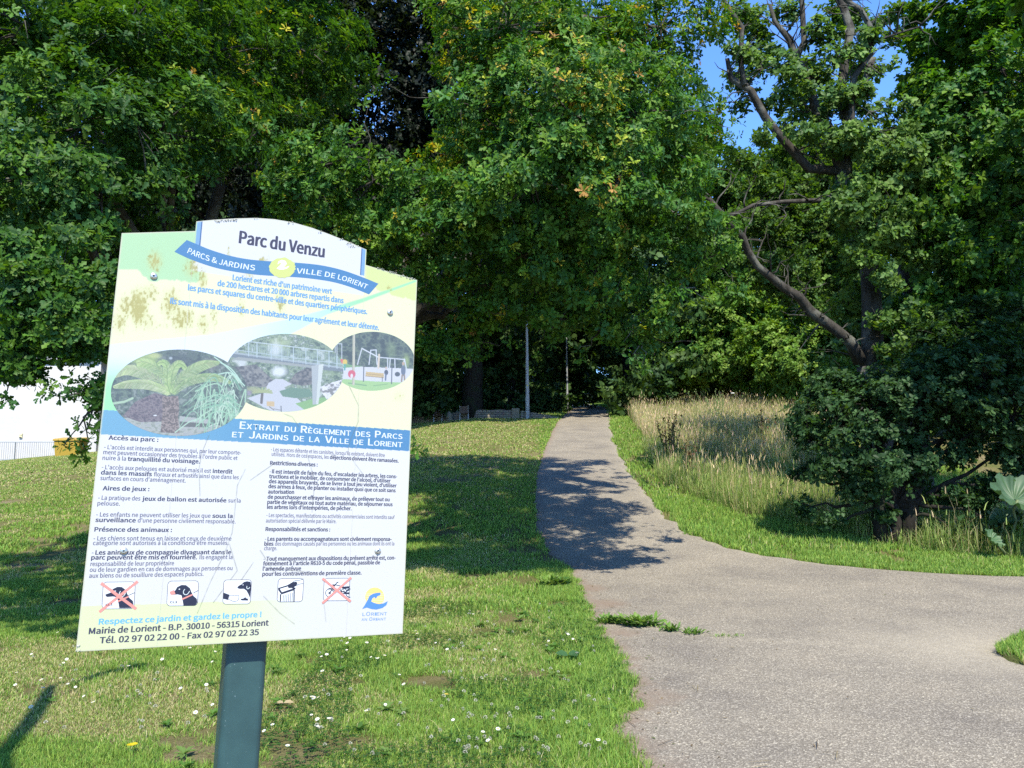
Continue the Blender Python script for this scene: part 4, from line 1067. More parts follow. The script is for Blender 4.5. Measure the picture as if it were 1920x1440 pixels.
def lettering():
    cl = .0098; ch = .0104
    L = []
    for y0, y1, segs in [
        (187, 209, [("Accès au parc :", 1, 403, 912)]),
        (283, 342, [("- L'accès est interdit aux personnes qui, par leur comporte-", 0, 357, 1765)]),
        (336, 397, [("ment peuvent occasionner des troubles à l'ordre public et", 0, 348, 1728)]),
        (395, 432, [("nuire à la", 0, 340, 580), ("tranquillité du voisinage.", 1, 600, 1340)]),
        (490, 537, [("- L'accès aux pelouses est autorisé mais il est", 0, 332, 1455), ("interdit", 1, 1475, 1675)]),
        (545, 595, [("dans les massifs", 1, 325, 845), ("floraux et arbustifs ainsi que dans les", 0, 868, 1740)]),
        (603, 630, [("surfaces en cours d'aménagement.", 0, 317, 1195)]),
        (708, 717, [("Aires de jeux :", 1, 343, 820)]),
        (805, 835, [("- La pratique des", 0, 295, 728), ("jeux de ballon est autorisée", 1, 748, 1612), ("sur la", 0, 1632, 1760)]),
        (863, 867, [("pelouse.", 0, 288, 517)]),
        (978, 993, [("- Les enfants ne peuvent utiliser les jeux que", 0, 275, 1450), ("sous la", 1, 1470, 1677)]),
        (1034, 1050, [("surveillance", 1, 268, 680), ("d'une personne civilement responsable.", 0, 702, 1708)]),
        (1132, 1137, [("Présence des animaux :", 1, 258, 1052)]),
        (1224, 1225, [("- Les chiens sont tenus en laisse et ceux de deuxième", 0, 247, 1665)]),
        (1272, 1270, [("catégorie sont autorisés à la conditiond'être muselés.", 0, 242, 1635)]),
        (1370, 1365, [("-", 0, 230, 247), ("Les animaux de compagnie divaguant dans le", 1, 268, 1660)]),
        (1421, 1416, [("parc peuvent être mis en fourrière.", 1, 225, 1310), ("Ils engagent la", 0, 1338, 1676)])]:
        L += line(Z2, cl, y0, y1, segs)
    for y0, y1, segs in [(220, 211, [("responsabilité de leur propriétaire", 0, 210, 1045)]), (278, 260, [("ou de leur gardien en cas de dommages aux personnes ou", 0, 203, 1630)]), (338, 318, [("aux biens ou de souillure des espaces publics.", 0, 197, 1340)])]:
        L += line(Z4, cl, y0, y1, segs)
    text_obj('rules_text', L)
    Rr = []
    for y0, y1, segs in [
        (350, 410, [("- Les espaces détente et les canisites, lorsqu'ils existent, doivent être", 0, 255, 1393)]),
        (398, 465, [("utilisés. Hors de ces espaces, les", 0, 263, 832), ("déjections doivent être ramassées.", 1, 845, 1530)]),
        (487, 504, [("Restrictions diverses :", 1, 248, 720)]),
        (571, 622, [("-", 0, 242, 254), ("Il est interdit de faire du feu, d'escalader les arbres, les cons-", 1, 266, 1515)]),
        (620, 665, [("tructions et le mobilier, de consommer de l'alcool, d'utiliser", 1, 238, 1450)]),
        (670, 713, [("des appareils bruyants, de se livrer à tout jeu violent, d'utiliser", 1, 235, 1510)]),
        (720, 762, [("des armes à feux, de planter ou installer quoi que ce soit sans", 1, 230, 1500)]),
        (774, 778, [("autorisation", 1, 228, 485)]),
        (826, 852, [("de pourchasser et effrayer les animaux, de prélever tout ou", 1, 223, 1440)]),
        (877, 901, [("partie de végétaux ou tout autre matériau, de séjourner sous", 1, 220, 1470)]),
        (927, 942, [("les arbres lors d'intempéries, de pêcher.", 1, 217, 1060)]),
        (1009, 1030, [("- Les spectacles, manifestations ou activités commerciales sont interdits sauf", 0, 210, 1490)]),
        (1064, 1071, [("autorisation spécial délivrée par le Maire.", 0, 205, 908)]),
        (1149, 1153, [("Responsabilités et sanctions :", 1, 202, 845)]),
        (1247, 1248, [("-", 0, 195, 206), ("Les parents ou accompagnateurs sont civilement responsa-", 1, 222, 1460)]),
        (1296, 1293, [("bles", 1, 190, 278), ("des dommages causés par les personnes ou les animaux dont ils ont la", 0, 296, 1488)]),
        (1342, 1340, [("charge.", 0, 187, 315)])]:
        Rr += line(Z3, ch*.93, y0, y1, segs, (104, 104, 130))
    for y0, y1, segs in [
        (166, 154, [("-", 0, 180, 192), ("Tout manquement aux dispositions du présent arrêté est, con-", 1, 210, 1500)]),
        (214, 202, [("formément à l'article R610-5 du code pénal, passible de", 1, 178, 1345)]),
        (266, 262, [("l'amende prévue", 1, 174, 555)]),
        (318, 304, [("pour les contraventions de première classe.", 1, 170, 1160)])]:
        Rr += line(Z5, ch*.93, y0, y1, segs, (104, 104, 130))
    text_obj('sanctions_text', Rr)
    Fo = []
    v, t = put_text("Respectez ce jardin et gardez le propre !", B(185.3, 1170.8), B(489.5, 1156.4), .0125, BD); Fo.append((v, t, (104, 178, 216)))
    v, t = put_text("Mairie de Lorient - B.P. 30010 - 56315 Lorient", B(166.6, 1188.9), B(503.1, 1172.6), .0135, BD); Fo.append((v, t, (66, 66, 90)))
    v, t = put_text("Tél. 02 97 02 22 00 - Fax 02 97 02 22 35", B(186.8, 1206.2), B(484.6, 1190.2), .0135, BD); Fo.append((v, t, (66, 66, 90)))
    text_obj('address_text', Fo)
    In = []
    for s, a, b in [("Lorient est riche d'un patrimoine vert", (768, 405), (1325, 483)), ("de 200 hectares et 20 000 arbres repartis dans", (683, 437), (1390, 535)),
                    ("les parcs et squares du centre-ville et des quartiers périphériques.", (517, 462), (1524, 597)), ("Ils sont mis à la disposition des habitants pour leur agrément et leur détente.", (417, 537), (1590, 687))]:
        v, t = put_text(s, Z1(*a), Z1(*b), .0148, BD); In.append((v, t, (104, 152, 196)))
    text_obj('introduction_text', In[:3]); text_obj('introduction_text', In[3:])
    v, t = put_text("Parc du Venzu", Z1(805, 196), Z1(1281, 277), .0335, .052)
    text_obj('title_text', [(v, t, (66, 62, 78))])
    # band heading in small capitals
    Bt = []
    def caps(words, a, b, y0, y1, big, small):
        # words drawn one by one; capitals flagged by upper case
        total = 0; items = []
        for w in words:
            for i, chh in enumerate(w):
                up = chh.isupper(); V, T = text_mesh(chh.upper()); wd = (V[:, 0].max() - V[:, 0].min())/CAPH*(big if up else small)
                items.append((chh.upper(), wd, big if up else small)); total += wd + .17*small
            items.append((None, .62*small, 0)); total += .62*small
        total -= .62*small + .17*small
        P0, P1 = Z1(a, y0), Z1(b, y1); Lb = np.linalg.norm(P1 - P0); k = Lb/total; x = 0; tt = (P1 - P0)/Lb
        for chh, wd, sz in items:
            if chh: 
                v, t = put_text(chh, P0 + tt*x*k, P0 + tt*(x + wd)*k, sz, .035); Bt.append((v, t, (214, 220, 224))); x += wd + .17*small
            else: x += wd
    caps(["Extrait", "du", "Règlement", "des", "Parcs"], 808, 1722, 1241, 1300, .0185, .0138)
    caps(["et", "Jardins", "de", "la", "Ville", "de", "Lorient"], 765, 1722, 1289, 1346, .0185, .0138)
    text_obj('heading_text', Bt)
lettering()

def ribbon():
    top = smooth([Z1(*p) for p in [(510,180),(570,205),(640,234),(750,268),(860,289),(980,300),(1100,306),(1250,320),(1380,348),(1500,390),(1588,426)]], 40)
    bot = smooth([Z1(*p) for p in [(440,246),(530,288),(650,330),(760,355),(900,375),(1030,384),(1180,394),(1330,416),(1440,448),(1535,486)]], 40)
    shapes = [(np.array(bot)*1 + np.array([.0, -.0022]), (150, 175, 180))]
    shapes = []
    for i in range(39):
        shapes.append(([bot[i], bot[i+1], top[i+1], top[i]], (78, 124, 166)))
    rb = flat('ribbon', shapes, .00035, None, 0)
    shadow = []
    it = []
    def w(a, b, lo):
        A = np.array(bot); Tt = np.array(top)
        def f(x):
            u = a + (b - a)*x
            px = np.stack([np.interp(u*39, np.arange(40), A[:, k]) for k in (0, 1)], 1); pt = np.stack([np.interp(u*39, np.arange(40), Tt[:, k]) for k in (0, 1)], 1)
            N = pt - px; Ln = np.linalg.norm(N, axis=1, keepdims=True)
            return px + N*lo, norm(N*np.array([.6, 1]))
        return f
    v, t = put_text("PARCS & JARDINS", (0, 0), (.28, 0), .0145, .035, w(.075, .435, .28)); it.append((v, t, (212, 220, 226)))
    v, t = put_text("VILLE DE LORIENT", (0, 0), (.28, 0), .0145, .035, w(.625, .955, .28)); it.append((v, t, (212, 220, 226)))
    text_obj('ribbon_text', it[:1], PANEL); text_obj('ribbon_text', it[1:], PANEL)
    # round municipal seal: ragged olive disc with a pale wave
    rg = np.random.default_rng(3)
    disc = [Z1(1048 + (74 + rg.uniform(-5, 4))*math.cos(a), 336 + (57 + rg.uniform(-4, 3))*math.sin(a)) for a in np.linspace(0, 6.28, 46)[:-1]]
    wave = [Z1(*p) for p in [(1015,340),(1035,322),(1045,308),(1030,310),(1020,318),(1026,300),(1045,292),(1066,298),(1072,314),(1062,326),(1052,334),(1070,332),(1086,326),(1078,338),(1055,346),(1030,346)]]
    flat('seal', [(disc, (196, 204, 122)), (wave, (240, 244, 236))], .0006)
ribbon()

# --- oval pictures: each painted on its own fine sheet
class Paint:
    def __init__(s, cx, cy, rx, ry, n, clipx=None):
        s.c = (cx, cy, rx, ry); s.n = n
        t = np.linspace(-1, 1, n); ny = max(20, int(n*ry/rx)); q = np.linspace(-1, 1, ny)
        Q, T = np.meshgrid(q, t, indexing='ij')
        # square grid pressed into the oval
        s.X = cx + rx*T*np.sqrt(1 - Q*Q/2); s.Y = cy + ry*Q*np.sqrt(1 - T*T/2)
        s.C = np.zeros(s.X.shape + (3,)); s.clipx = clipx
    def fill(s, col): s.C[:] = col
    def mix(s, col, m): s.C = s.C*(1 - m[..., None]) + np.asarray(col, float)*m[..., None]
    def tex(s, cols, sx, sy, seed, m=None, sharp=3):
        f = np.clip((fbm(s.X/sx, s.Y/sy, seed, 4) - .5)*sharp + .5, 0, 1)*(len(cols) - 1.001)
        i = f.astype(int); c = np.array(cols, float); t = (f - i)[..., None]
        col = c[i]*(1 - t) + c[np.minimum(i+1, len(cols)-1)]*t
        if m is None: s.C = col
        else: s.C = s.C*(1 - m[..., None]) + col*m[..., None]
    def poly(s, pts, col, tex=None):
        m = inpoly(s.X, s.Y, pts)*1.0
        if tex: s.tex(*tex[:4], m=m, sharp=tex[5] if len(tex) > 5 else 3)
        else: s.mix(col, m)
    def line(s, pts, w, col, k=1.0):
        for i, ((x0, y0), (x1, y1)) in enumerate(zip(pts[:-1], pts[1:])):
            w0 = w if not hasattr(w, '__len__') else w[i]
            xa_, xb_ = min(x0, x1) - w0 - 3, max(x0, x1) + w0 + 3; ya_, yb_ = min(y0, y1) - w0 - 3, max(y0, y1) + w0 + 3
            sel = (s.X > xa_) & (s.X < xb_) & (s.Y > ya_) & (s.Y < yb_)
            if not sel.any(): continue
            px, py = s.X[sel], s.Y[sel]; dx, dy = x1-x0, y1-y0
            t = np.clip(((px-x0)*dx + (py-y0)*dy)/(dx*dx+dy*dy+1e-9), 0, 1)
            m = np.clip((w0 + 1.2 - np.hypot(px-x0-t*dx, py-y0-t*dy))/1.8, 0, 1)[:, None]*k
            s.C[sel] = s.C[sel]*(1 - m) + np.array(col, float)*m
    def disc(s, cx, cy, rx, ry, col, k=1.0, soft=.15):
        d = np.hypot((s.X-cx)/rx, (s.Y-cy)/ry); s.mix(col, np.clip((1 - d)/soft, 0, 1)*k)
    def build(s, name, z, fade=.33):
        C = s.C*.84*(1 - fade) + np.array([204, 210, 216])*fade      # sun-bleached print
        X = s.X if s.clipx is None else np.minimum(s.X, s.clipx(s.Y))
        P = HI @ np.stack([180 + X.ravel()/3, 390 + s.Y.ravel()/3, np.ones(X.size)])
        V = np.stack([np.minimum(P[0]/P[2]*BW, BW - .001), P[1]/P[2], np.full(X.size, z)], 1)
        ny, nx = X.shape; i = np.arange((ny-1)*(nx-1)); a = (i // (nx-1))*nx + i % (nx-1)
        Fc = np.stack([a, a+nx, a+nx+1, a+1], 1)
        bput(bpy.data.objects.new(name, np_mesh(name, V, Fc, M_PRINT, lin(np.clip(C, 0, 255)).reshape(-1, 3))), PANEL)

def picture_playground():
    p = Paint(1552, 862, 240, 166, 230, clipx=lambda y: np.full_like(y, 1790.0))
    p.tex([(30, 42, 40), (52, 66, 58), (80, 98, 74), (40, 54, 50)], 26, 22, 5)
    p.poly([(1300,905),(1420,890),(1800,905),(1800,1000),(1300,985)], (214, 214, 220))
    p.poly([(1300,860),(1380,840),(1420,880),(1500,892),(1380,900),(1300,905)], (96, 150, 84))
    p.poly([(1300,975),(1400,962),(1560,975),(1800,985),(1800,1040),(1300,1040)], (150, 200, 110))
    p.line([(1420,985),(1520,998)], 3, (100, 150, 90)); p.line([(1560,1000),(1640,990)], 2, (110, 160, 90))
    p.disc(1660, 800, 40, 60, (120, 150, 90), .5, .6); p.disc(1745, 860, 25, 55, (150, 180, 90), .7, .6)
    p.line([(1450,700),(1447,990)], 7, (196, 190, 160)); p.line([(1445,700),(1442,990)], 2, (150, 150, 120))
    for a in ([(1330,762),(1382,764),(1382,850),(1390,890)], [(1345,765),(1345,830)], [(1355,765),(1355,830)]): p.line(a, 2, (190, 200, 210))
    for a in ([(1495,790),(1470,880)], [(1495,790),(1580,835)], [(1545,800),(1575,798)], [(1545,800),(1535,880)], [(1575,798),(1580,880)], [(1590,840),(1735,852)], [(1590,830),(1580,920)], [(1735,850),(1750,930)], [(1735,850),(1715,930)], [(1655,846),(1650,905)], [(1680,848),(1682,910)], [(1640,845),(1640,900)]): p.line(a, 2.6, (206, 212, 222))
    p.line([(1592,825),(1588,900)], 5, (222, 200, 170)); p.line([(1496,790),(1585,838)], 3, (214, 220, 226))
    p.poly([(1518,920),(1618,930),(1618,955),(1516,945)], (206, 170, 100)); p.line([(1517,932),(1617,942)], 1.2, (150, 118, 70)); p.line([(1515,945),(1618,955)], 1.4, (140, 110, 70))
    p.line([(1506,880),(1504,975)], 2.6, (70, 76, 84)); p.line([(1664,890),(1662,988)], 2.6, (70, 76, 84)); p.line([(1610,950),(1610,975)], 2, (90, 90, 90))
    p.disc(1438, 934, 23, 24, (214, 66, 84)); p.disc(1438, 945, 8, 14, (230, 220, 220)); p.disc(1382, 862, 14, 14, (214, 84, 74)); p.disc(1400, 866, 14, 16, (226, 190, 60)); p.line([(1400,880),(1398,910)], 4, (60, 150, 140))
    p.disc(1728, 915, 14, 32, (76, 88, 110)); p.disc(1728, 875, 8, 10, (190, 150, 120)); p.line([(1722,940),(1718,975)], 4, (130, 110, 90)); p.line([(1734,940),(1736,975)], 4, (130, 110, 90))
    p.disc(1632, 925, 12, 16, (50, 56, 70)); p.line([(1630,935),(1628,968)], 4, (70, 84, 110)); p.disc(1632, 900, 6, 8, (200, 170, 150)); p.disc(1695, 935, 16, 14, (50, 56, 64))
    p.build('oval_picture', .0003)
def picture_bridge():
    p = Paint(1060, 927, 331, 219, 270)
    p.tex([(58, 76, 62), (92, 116, 84), (138, 160, 124), (70, 90, 74), (178, 190, 178)], 22, 18, 15, sharp=2.6)
    p.disc(1030, 760, 90, 60, (176, 196, 130), .6, .8); p.disc(1010, 800, 50, 60, (226, 232, 236), .8, .7)
    p.disc(1030, 920, 60, 40, (232, 236, 240), .95, .6); p.disc(820, 870, 40, 40, (222, 226, 230), .8, .6)
    p.poly([(730,900),(900,880),(1000,970),(960,1010),(840,1000),(730,960)], None, ([(54, 54, 56), (84, 84, 84), (120, 118, 112)], 14, 12, 9))
    p.poly([(1080,985),(1120,930),(1200,890),(1260,900),(1240,990),(1160,1000)], None, ([(50, 52, 54), (84, 82, 82), (108, 104, 98)], 14, 12, 19))
    p.poly([(970,985),(1010,960),(1050,962),(1100,990),(1060,1010),(1120,1060),(1210,1140),(1000,1150),(850,1070),(940,1040)], (196, 198, 206))
    p.poly([(1030,1030),(1100,1010),(1200,1020),(1230,1060),(1120,1070),(1050,1060)], (78, 116, 88)); p.poly([(1120,1100),(1230,1070),(1340,1060),(1300,1120),(1180,1140)], (112, 166, 84))
    p.poly([(1250,1010),(1330,980),(1400,960),(1400,1060),(1300,1080)], None, ([(110, 108, 106), (206, 204, 206), (232, 230, 230)], 16, 12, 4, None, 5))
    p.disc(1310, 930, 60, 24, (120, 146, 96), .6, .6)
    # bridge deck, railing and pier
    p.poly([(745,806),(1400,898),(1400,922),(1290,912),(745,838)], (92, 104, 112)); p.poly([(745,806),(1400,896),(1400,906),(745,816)], (150, 164, 168))
    p.poly([(800,838),(1220,886),(1220,900),(760,852)], (140, 146, 140))
    for k in range(58):
        x = 840 + k*9.6; yb = 806 + (x - 745)*.141; yt = 752 + (x - 840)*.115
        p.line([(x, yt + 12), (x + 5, yb)], .8, (150, 176, 178), .75); p.line([(x + 5, yt + 14), (x, yb)], .7, (160, 186, 188), .6)
    for x in (858, 905, 985, 1045, 1110, 1180, 1245, 1310, 1355): p.line([(x, 750 + (x-840)*.115), (x, 830 + (x-840)*.14)], 2.2, (176, 198, 204))
    p.line([(850, 750), (1330, 808)], 2.2, (190, 208, 214)); p.line([(800, 800), (1395, 880)], 1.6, (170, 190, 196))
    p.poly([(1212,888),(1280,876),(1250,1104),(1218,1106)], (164, 172, 172)); p.poly([(1252,882),(1280,876),(1250,1104),(1238,1104)], (206, 214, 204))
    # little tree fern, bench and post
    p.line([(935,1040),(930,1095)], 7, (74, 66, 62)); 
    for a in range(9): p.line([(935,1035),(935 + 55*math.cos(math.pi*(a/8)), 1030 - 28*math.sin(math.pi*a/8) + 10)], 4, (150, 164, 96))
    p.disc(880, 1020, 50, 22, (150, 156, 100), .8, .6); p.disc(860, 1040, 22, 20, (136, 116, 150), .7, .6)
    p.poly([(960,1088),(1003,1088),(1003,1118),(960,1114)], (206, 170, 110)); p.line([(975,1118),(1000,1136)], 2, (100, 90, 80)); p.line([(1040,1115),(1042,1145)], 2.4, (74, 80, 90)); p.line([(1000,1130),(1042,1138)], 1.6, (110, 110, 110))
    p.build('oval_picture', .00036)
def picture_fern():
    p = Paint(467, 1039, 384, 243, 330)
    rg = np.random.default_rng(6)
    p.tex([(34, 46, 44), (56, 74, 62), (84, 106, 82), (46, 60, 56), (110, 124, 112)], 24, 20, 25, sharp=2.6)
    p.disc(470, 850, 160, 60, (44, 52, 56), .7, .8); p.disc(270, 850, 110, 45, (150, 180, 84), .85, .5); p.disc(330, 830, 50, 20, (190, 204, 110), .8, .6); p.disc(420, 845, 14, 10, (190, 206, 216), .8, .6)
    p.disc(650, 880, 70, 50, (96, 84, 84), .6, .8)
    p.poly([(80,1190),(300,1165),(380,1180),(500,1185),(640,1210),(760,1240),(700,1300),(200,1300)], None, ([(120, 128, 112), (166, 170, 156), (150, 152, 150)], 20, 12, 2))
    p.poly([(150,1170),(220,1090),(330,1040),(400,1060),(385,1200),(250,1205)], None, ([(58, 46, 54), (92, 74, 80), (120, 104, 104), (66, 54, 60)], 13, 10, 12))
    p.poly([(470,1170),(640,1190),(650,1215),(470,1200)], (160, 164, 156)); p.poly([(470,1200),(650,1215),(640,1235),(470,1230)], (66, 66, 60))
    p.line([(95,1100),(160,1090),(205,1070)], 6, (160, 196, 150))
    # trunk
    p.poly([(372,1060),(462,1058),(468,1120),(462,1180),(470,1268),(362,1262),(374,1150)], None, ([(66, 52, 46), (104, 84, 76), (140, 118, 108)], 7, 6, 31, None, 4))
    # fronds
    def frond(pts, width, c1, c2):
        q = smooth(pts, 46)
        for i, a in enumerate(q):
            t = i/45; b = q[min(i+1, 45)]; a0 = q[max(i-1, 0)]; d = np.array(b) - np.array(a0); d = d/(np.linalg.norm(d) + 1e-9); nrm = np.array([-d[1], d[0]])
            w_ = width*math.sin(math.pi*min(1, .12 + .86*t))**.8
            for s_ in (-1, 1):
                e = np.array(a) + nrm*s_*w_*.8 + d*w_*.9 + np.array([0, w_*.3]); col = np.array(c1 if rg.uniform() < .6 else c2) + rg.uniform(-14, 14)
                p.line([tuple(a), tuple((np.array(a)+e)/2 + np.array([0, -2])), tuple(e)], 1.5, col)
        p.line([tuple(x) for x in q], 1.6, np.array(c1)*.75)
    G1, G2, G3 = (176, 204, 112), (140, 180, 86), (206, 220, 144)
    frond([(418,1048),(360,1010),(280,985),(180,985),(100,1005)], 34, G1, G3)
    frond([(415,1045),(340,960),(250,915),(170,905),(95,945)], 40, G3, G1)
    frond([(416,1042),(390,950),(330,890),(270,865),(232,872)], 36, G1, G2)
    frond([(420,1040),(425,960),(440,900),(470,875),(505,900)], 30, G2, G1)
    frond([(425,1042),(470,960),(540,905),(610,875),(690,868)], 38, G1, G2)
    frond([(428,1046),(500,985),(590,950),(680,950),(765,985)], 30, G2, G1)
    frond([(416,1042),(400,980),(400,900),(380,870),(350,875)], 28, G2, G1)
    # arching grass on the right
    for k in range(64):
        x0, y0 = rg.uniform(560, 800), rg.uniform(1170, 1290); x2 = x0 + rg.uniform(-200, 80); y2 = y0 - rg.uniform(20, 170); xm = (x0+x2)/2 + rg.uniform(0, 60); ym = min(y0, y2) - rg.uniform(10, 90)
        if k > 40: x0, y0 = rg.uniform(760, 840), rg.uniform(980, 1180); x2 = x0 - rg.uniform(60, 220); y2 = y0 + rg.uniform(-40, 90); xm = (x0+x2)/2; ym = min(y0, y2) - rg.uniform(20, 80)
        p.line([tuple(q) for q in smooth([(x0, y0), (xm, ym), (x2, y2)], 14)], rg.uniform(.9, 3.2), np.array([(130, 186, 140), (156, 204, 156), (100, 160, 120), (180, 216, 180)][rg.integers(4)]) + rg.uniform(-12, 12))
    for q in ([(665,838),(730,890),(800,960)], [(700,870),(760,905),(815,975)], [(690,935),(760,930),(835,1000)]): p.line([tuple(a) for a in smooth(q, 14)], 3, (176, 222, 190))
    p.disc(332, 1167, 11, 4, (232, 236, 240)); p.line([(445,1262),(520,1205),(560,1190)], 3, (170, 210, 176))
    p.build('oval_picture', .00042)
picture_playground(); picture_bridge(); picture_fern()

# --- pictograms
def rrect(Zf, x0, y0, x1, y1, r, n=6, sk=(0, 0)):
    out = []
    for cx, cy, a0 in ((x1-r, y0+r, -90), (x1-r, y1-r, 0), (x0+r, y1-r, 90), (x0+r, y0+r, 180)):
        for k in range(n+1):
            a = R(a0 + 90*k/n); x = cx + r*math.cos(a); y = cy + r*math.sin(a)
            out.append(Zf(x + sk[0]*(y-y0)/(y1-y0), y + sk[1]*(x-x0)/(x1-x0)))
    return out
def frame(Zf, x0, y0, x1, y1, r, sk, w=5):
    a = rrect(Zf, x0, y0, x1, y1, r, sk=sk); b = rrect(Zf, x0+w, y0+w, x1-w, y1-w, r-w, sk=sk)
    return [(a, (44, 44, 78)), (b, (228, 232, 236))]
DARK = (40, 42, 66); RED = (226, 148, 138)
def dog(Zf, ox, oy, s=1.0, muzzle=None, rx=None):
    P = lambda pts: [Zf(ox + x*s, oy + y*s) for x, y in pts]
    out = [(P([(20,115),(75,95),(95,60),(140,38),(185,40),(225,70),(240,110),(262,150),(296,180),(300,215),(280,250),(160,252),(152,205),(140,145),(100,135),(40,140),(25,132)]), DARK),
           (P([(108,82),(118,74),(128,80),(118,88)]), (228, 232, 236))]
    ear = smooth([P([(172,80)])[0], P([(158,110)])[0], P([(170,135)])[0], P([(200,132)])[0], P([(222,100)])[0]], 14)
    out += [(q, (216, 228, 228)) for q in stroke(ear, .0008)]
    out += [(P([(140,178),(248,130),(256,142),(146,192)]), RED)]
    if muzzle: out += [(P([(18,108),(62,88),(78,132),(30,140)]), RED)]
    return out
def cross(Zf, pts, w=.0032):
    out = []
    for a, b in pts: out += [(q, RED) for q in stroke([Zf(*a), Zf(*b)], w)]
    return out
def pictograms():
    sh = frame(Z4, 338, 380, 662, 652, 38, (-14, -4))
    sh += dog(Z4, 340, 390) + [(q, DARK) for q in stroke([Z4(590, 515), Z4(655, 485)], .0007)]
    v, t = put_text('CL1', Z4(362, 618), Z4(432, 612), .0046, BD)
    o = flat('pictogram', sh + cross(Z4, [((318, 392), (668, 650)), ((300, 680), (684, 374))]))
    text_obj('class_text', [(v, t, DARK)], PANEL, .0004 + len(sh)*.00001 + .0001)
    sh = frame(Z4, 985, 370, 1296, 622, 38, (-14, -4)) + dog(Z4, 985, 372, .98, True) + [(q, DARK) for q in stroke([Z4(1240, 490), Z4(1292, 462)], .0007)]
    v, t = put_text('CL2', Z4(1005, 592), Z4(1078, 590), .0046, BD)
    flat('pictogram', sh); text_obj('class_text', [(v, t, DARK)], PANEL, .0004 + len(sh)*.00001 + .0001)
    # hand with bag picking up after a dog
    sh = frame(Z4, 1544, 358, 1824, 604, 34, (-12, -3))
    P = lambda pts: [Z4(*p) for p in pts]
    sh += [(P([(1678,440),(1690,420),(1722,402),(1745,380),(1775,372),(1812,378),(1818,420),(1806,540),(1790,500),(1770,465),(1745,448),(1705,450)]), DARK), (P([(1730,408),(1738,402),(1744,408),(1736,414)]), (228, 232, 236)),
           (P([(1540,485),(1602,508),(1588,560),(1536,548)]), DARK), (P([(1710,550),(1740,545),(1760,530),(1768,542),(1788,548),(1786,566),(1722,564)]), DARK)]
    sh += [(q, DARK) for q in stroke(smooth(P([(1592,525),(1620,512),(1650,518),(1690,512),(1695,540),(1680,568),(1640,574),(1612,560),(1590,555)]), 20), .0005)]
    sh += [(q, (216, 228, 228)) for q in stroke(smooth(P([(1776,420),(1774,440),(1788,448),(1804,432)]), 10), .0008)]
    flat('pictogram', sh)
    # litter bin
    sh = frame(Z5, 328, 345, 586, 582, 34, (-14, -3)); P = lambda pts: [Z5(*p) for p in pts]
    sh += [(P([(328,440),(430,408),(505,440),(490,462),(360,505),(330,462)]), DARK), (P([(345,448),(425,424),(475,445),(365,482)]), (228, 232, 236)), (P([(345,500),(358,505),(356,576),(344,574)]), DARK), (P([(482,462),(494,460),(492,576),(480,576)]), DARK)]
    for k in range(6): sh += [(P([(378+k*18, 512-k*5), (383+k*18, 511-k*5), (379+k*18, 574), (374+k*18, 574)]), DARK)]
    sh += [(P([(422,410),(470,382),(512,376),(520,400),(505,420),(470,440),(430,440)]), DARK)]
    sh += [(q, DARK) for q in stroke(smooth(P([(470,384),(500,365),(540,362),(580,350)]), 10), .0006)] + [(q, DARK) for q in stroke(smooth(P([(510,415),(545,400),(582,396)]), 10), .0006)]
    flat('pictogram', sh)
    # no motorbikes
    sh = frame(Z5, 788, 342, 1048, 570, 34, (-12, -2)); P = lambda pts: [Z5(*p) for p in pts]
    ring = lambda cx, cy, r, a0=0, a1=360: [Z5(cx + r*math.cos(R(a)), cy + r*math.sin(R(a))) for a in np.linspace(a0, a1, 22)]
    for pl, w in ((ring(842, 490, 40), .0009), (ring(842, 490, 8), .001), (ring(1046, 490, 42, 85, 275), .0009), (P([(842,490),(885,425),(915,385),(930,378)]), .0011), (P([(830,445),(870,440),(890,470)]), .0008), (P([(890,405),(960,420),(990,470),(920,480),(890,430)]), .0008), (P([(940,440),(955,470),(1000,480),(1042,455)]), .001), (ring(985, 470, 26), .0007)):
        sh += [(q, DARK) for q in stroke(pl, w)]
    sh += [(P([(870,402),(892,405),(888,420),(872,415)]), DARK), (P([(962,428),(1044,420),(1042,440),(985,446)]), DARK), (P([(980,485),(1042,482),(1040,500),(990,498)]), DARK)]
    flat('pictogram', sh + cross(Z5, [((772, 345), (1052, 575)), ((770, 592), (1058, 335))], .003))
    # municipal emblem: striped yellow sun behind a blue wave, with two lines of lettering
    sh = [([Z5(1294 + 95*math.cos(a), 530 + 95*math.sin(a)) for a in np.linspace(0, 6.28, 40)[:-1]], (236, 206, 124))]
    for k in range(7): sh += [(q, (228, 226, 206)) for q in stroke([Z5(1206 + k*2, 500 + k*17), Z5(1384 - k*2, 498 + k*17)], .0005)]
    sh += [([Z5(*p) for p in [(1168,650),(1195,610),(1222,560),(1240,520),(1275,498),(1315,488),(1352,486),(1350,512),(1320,522),(1305,548),(1290,530),(1270,545),(1258,575),(1290,590),(1330,600),(1380,595),(1424,572),(1410,610),(1370,640),(1310,655),(1260,650),(1215,635)]], (86, 138, 206))]
    flat('emblem', sh)
    it = []
    for wrd, a, b, y0, y1 in (("LORIENT", 1170, 1422, 718, 711), ("AN ORIANT", 1162, 1412, 768, 762)):
        n = len(wrd); x = a; ws = [1.35 if c == 'O' else (.5 if c in 'I ' else 1.0) for c in wrd]; k = (b-a)/sum(ws)
        for c, w_ in zip(wrd, ws):
            if c != ' ':
                yy = y0 + (y1-y0)*(x-a)/(b-a); v, t = put_text(c, Z5(x, yy), Z5(x + w_*k*.8, yy - .6), (.0098 if c == 'O' else .0078)*(1 if y0 < 740 else .84), .02); it.append((v, t, (120, 156, 210)))
            x += w_*k
    text_obj('emblem_text', it, PANEL)
pictograms()

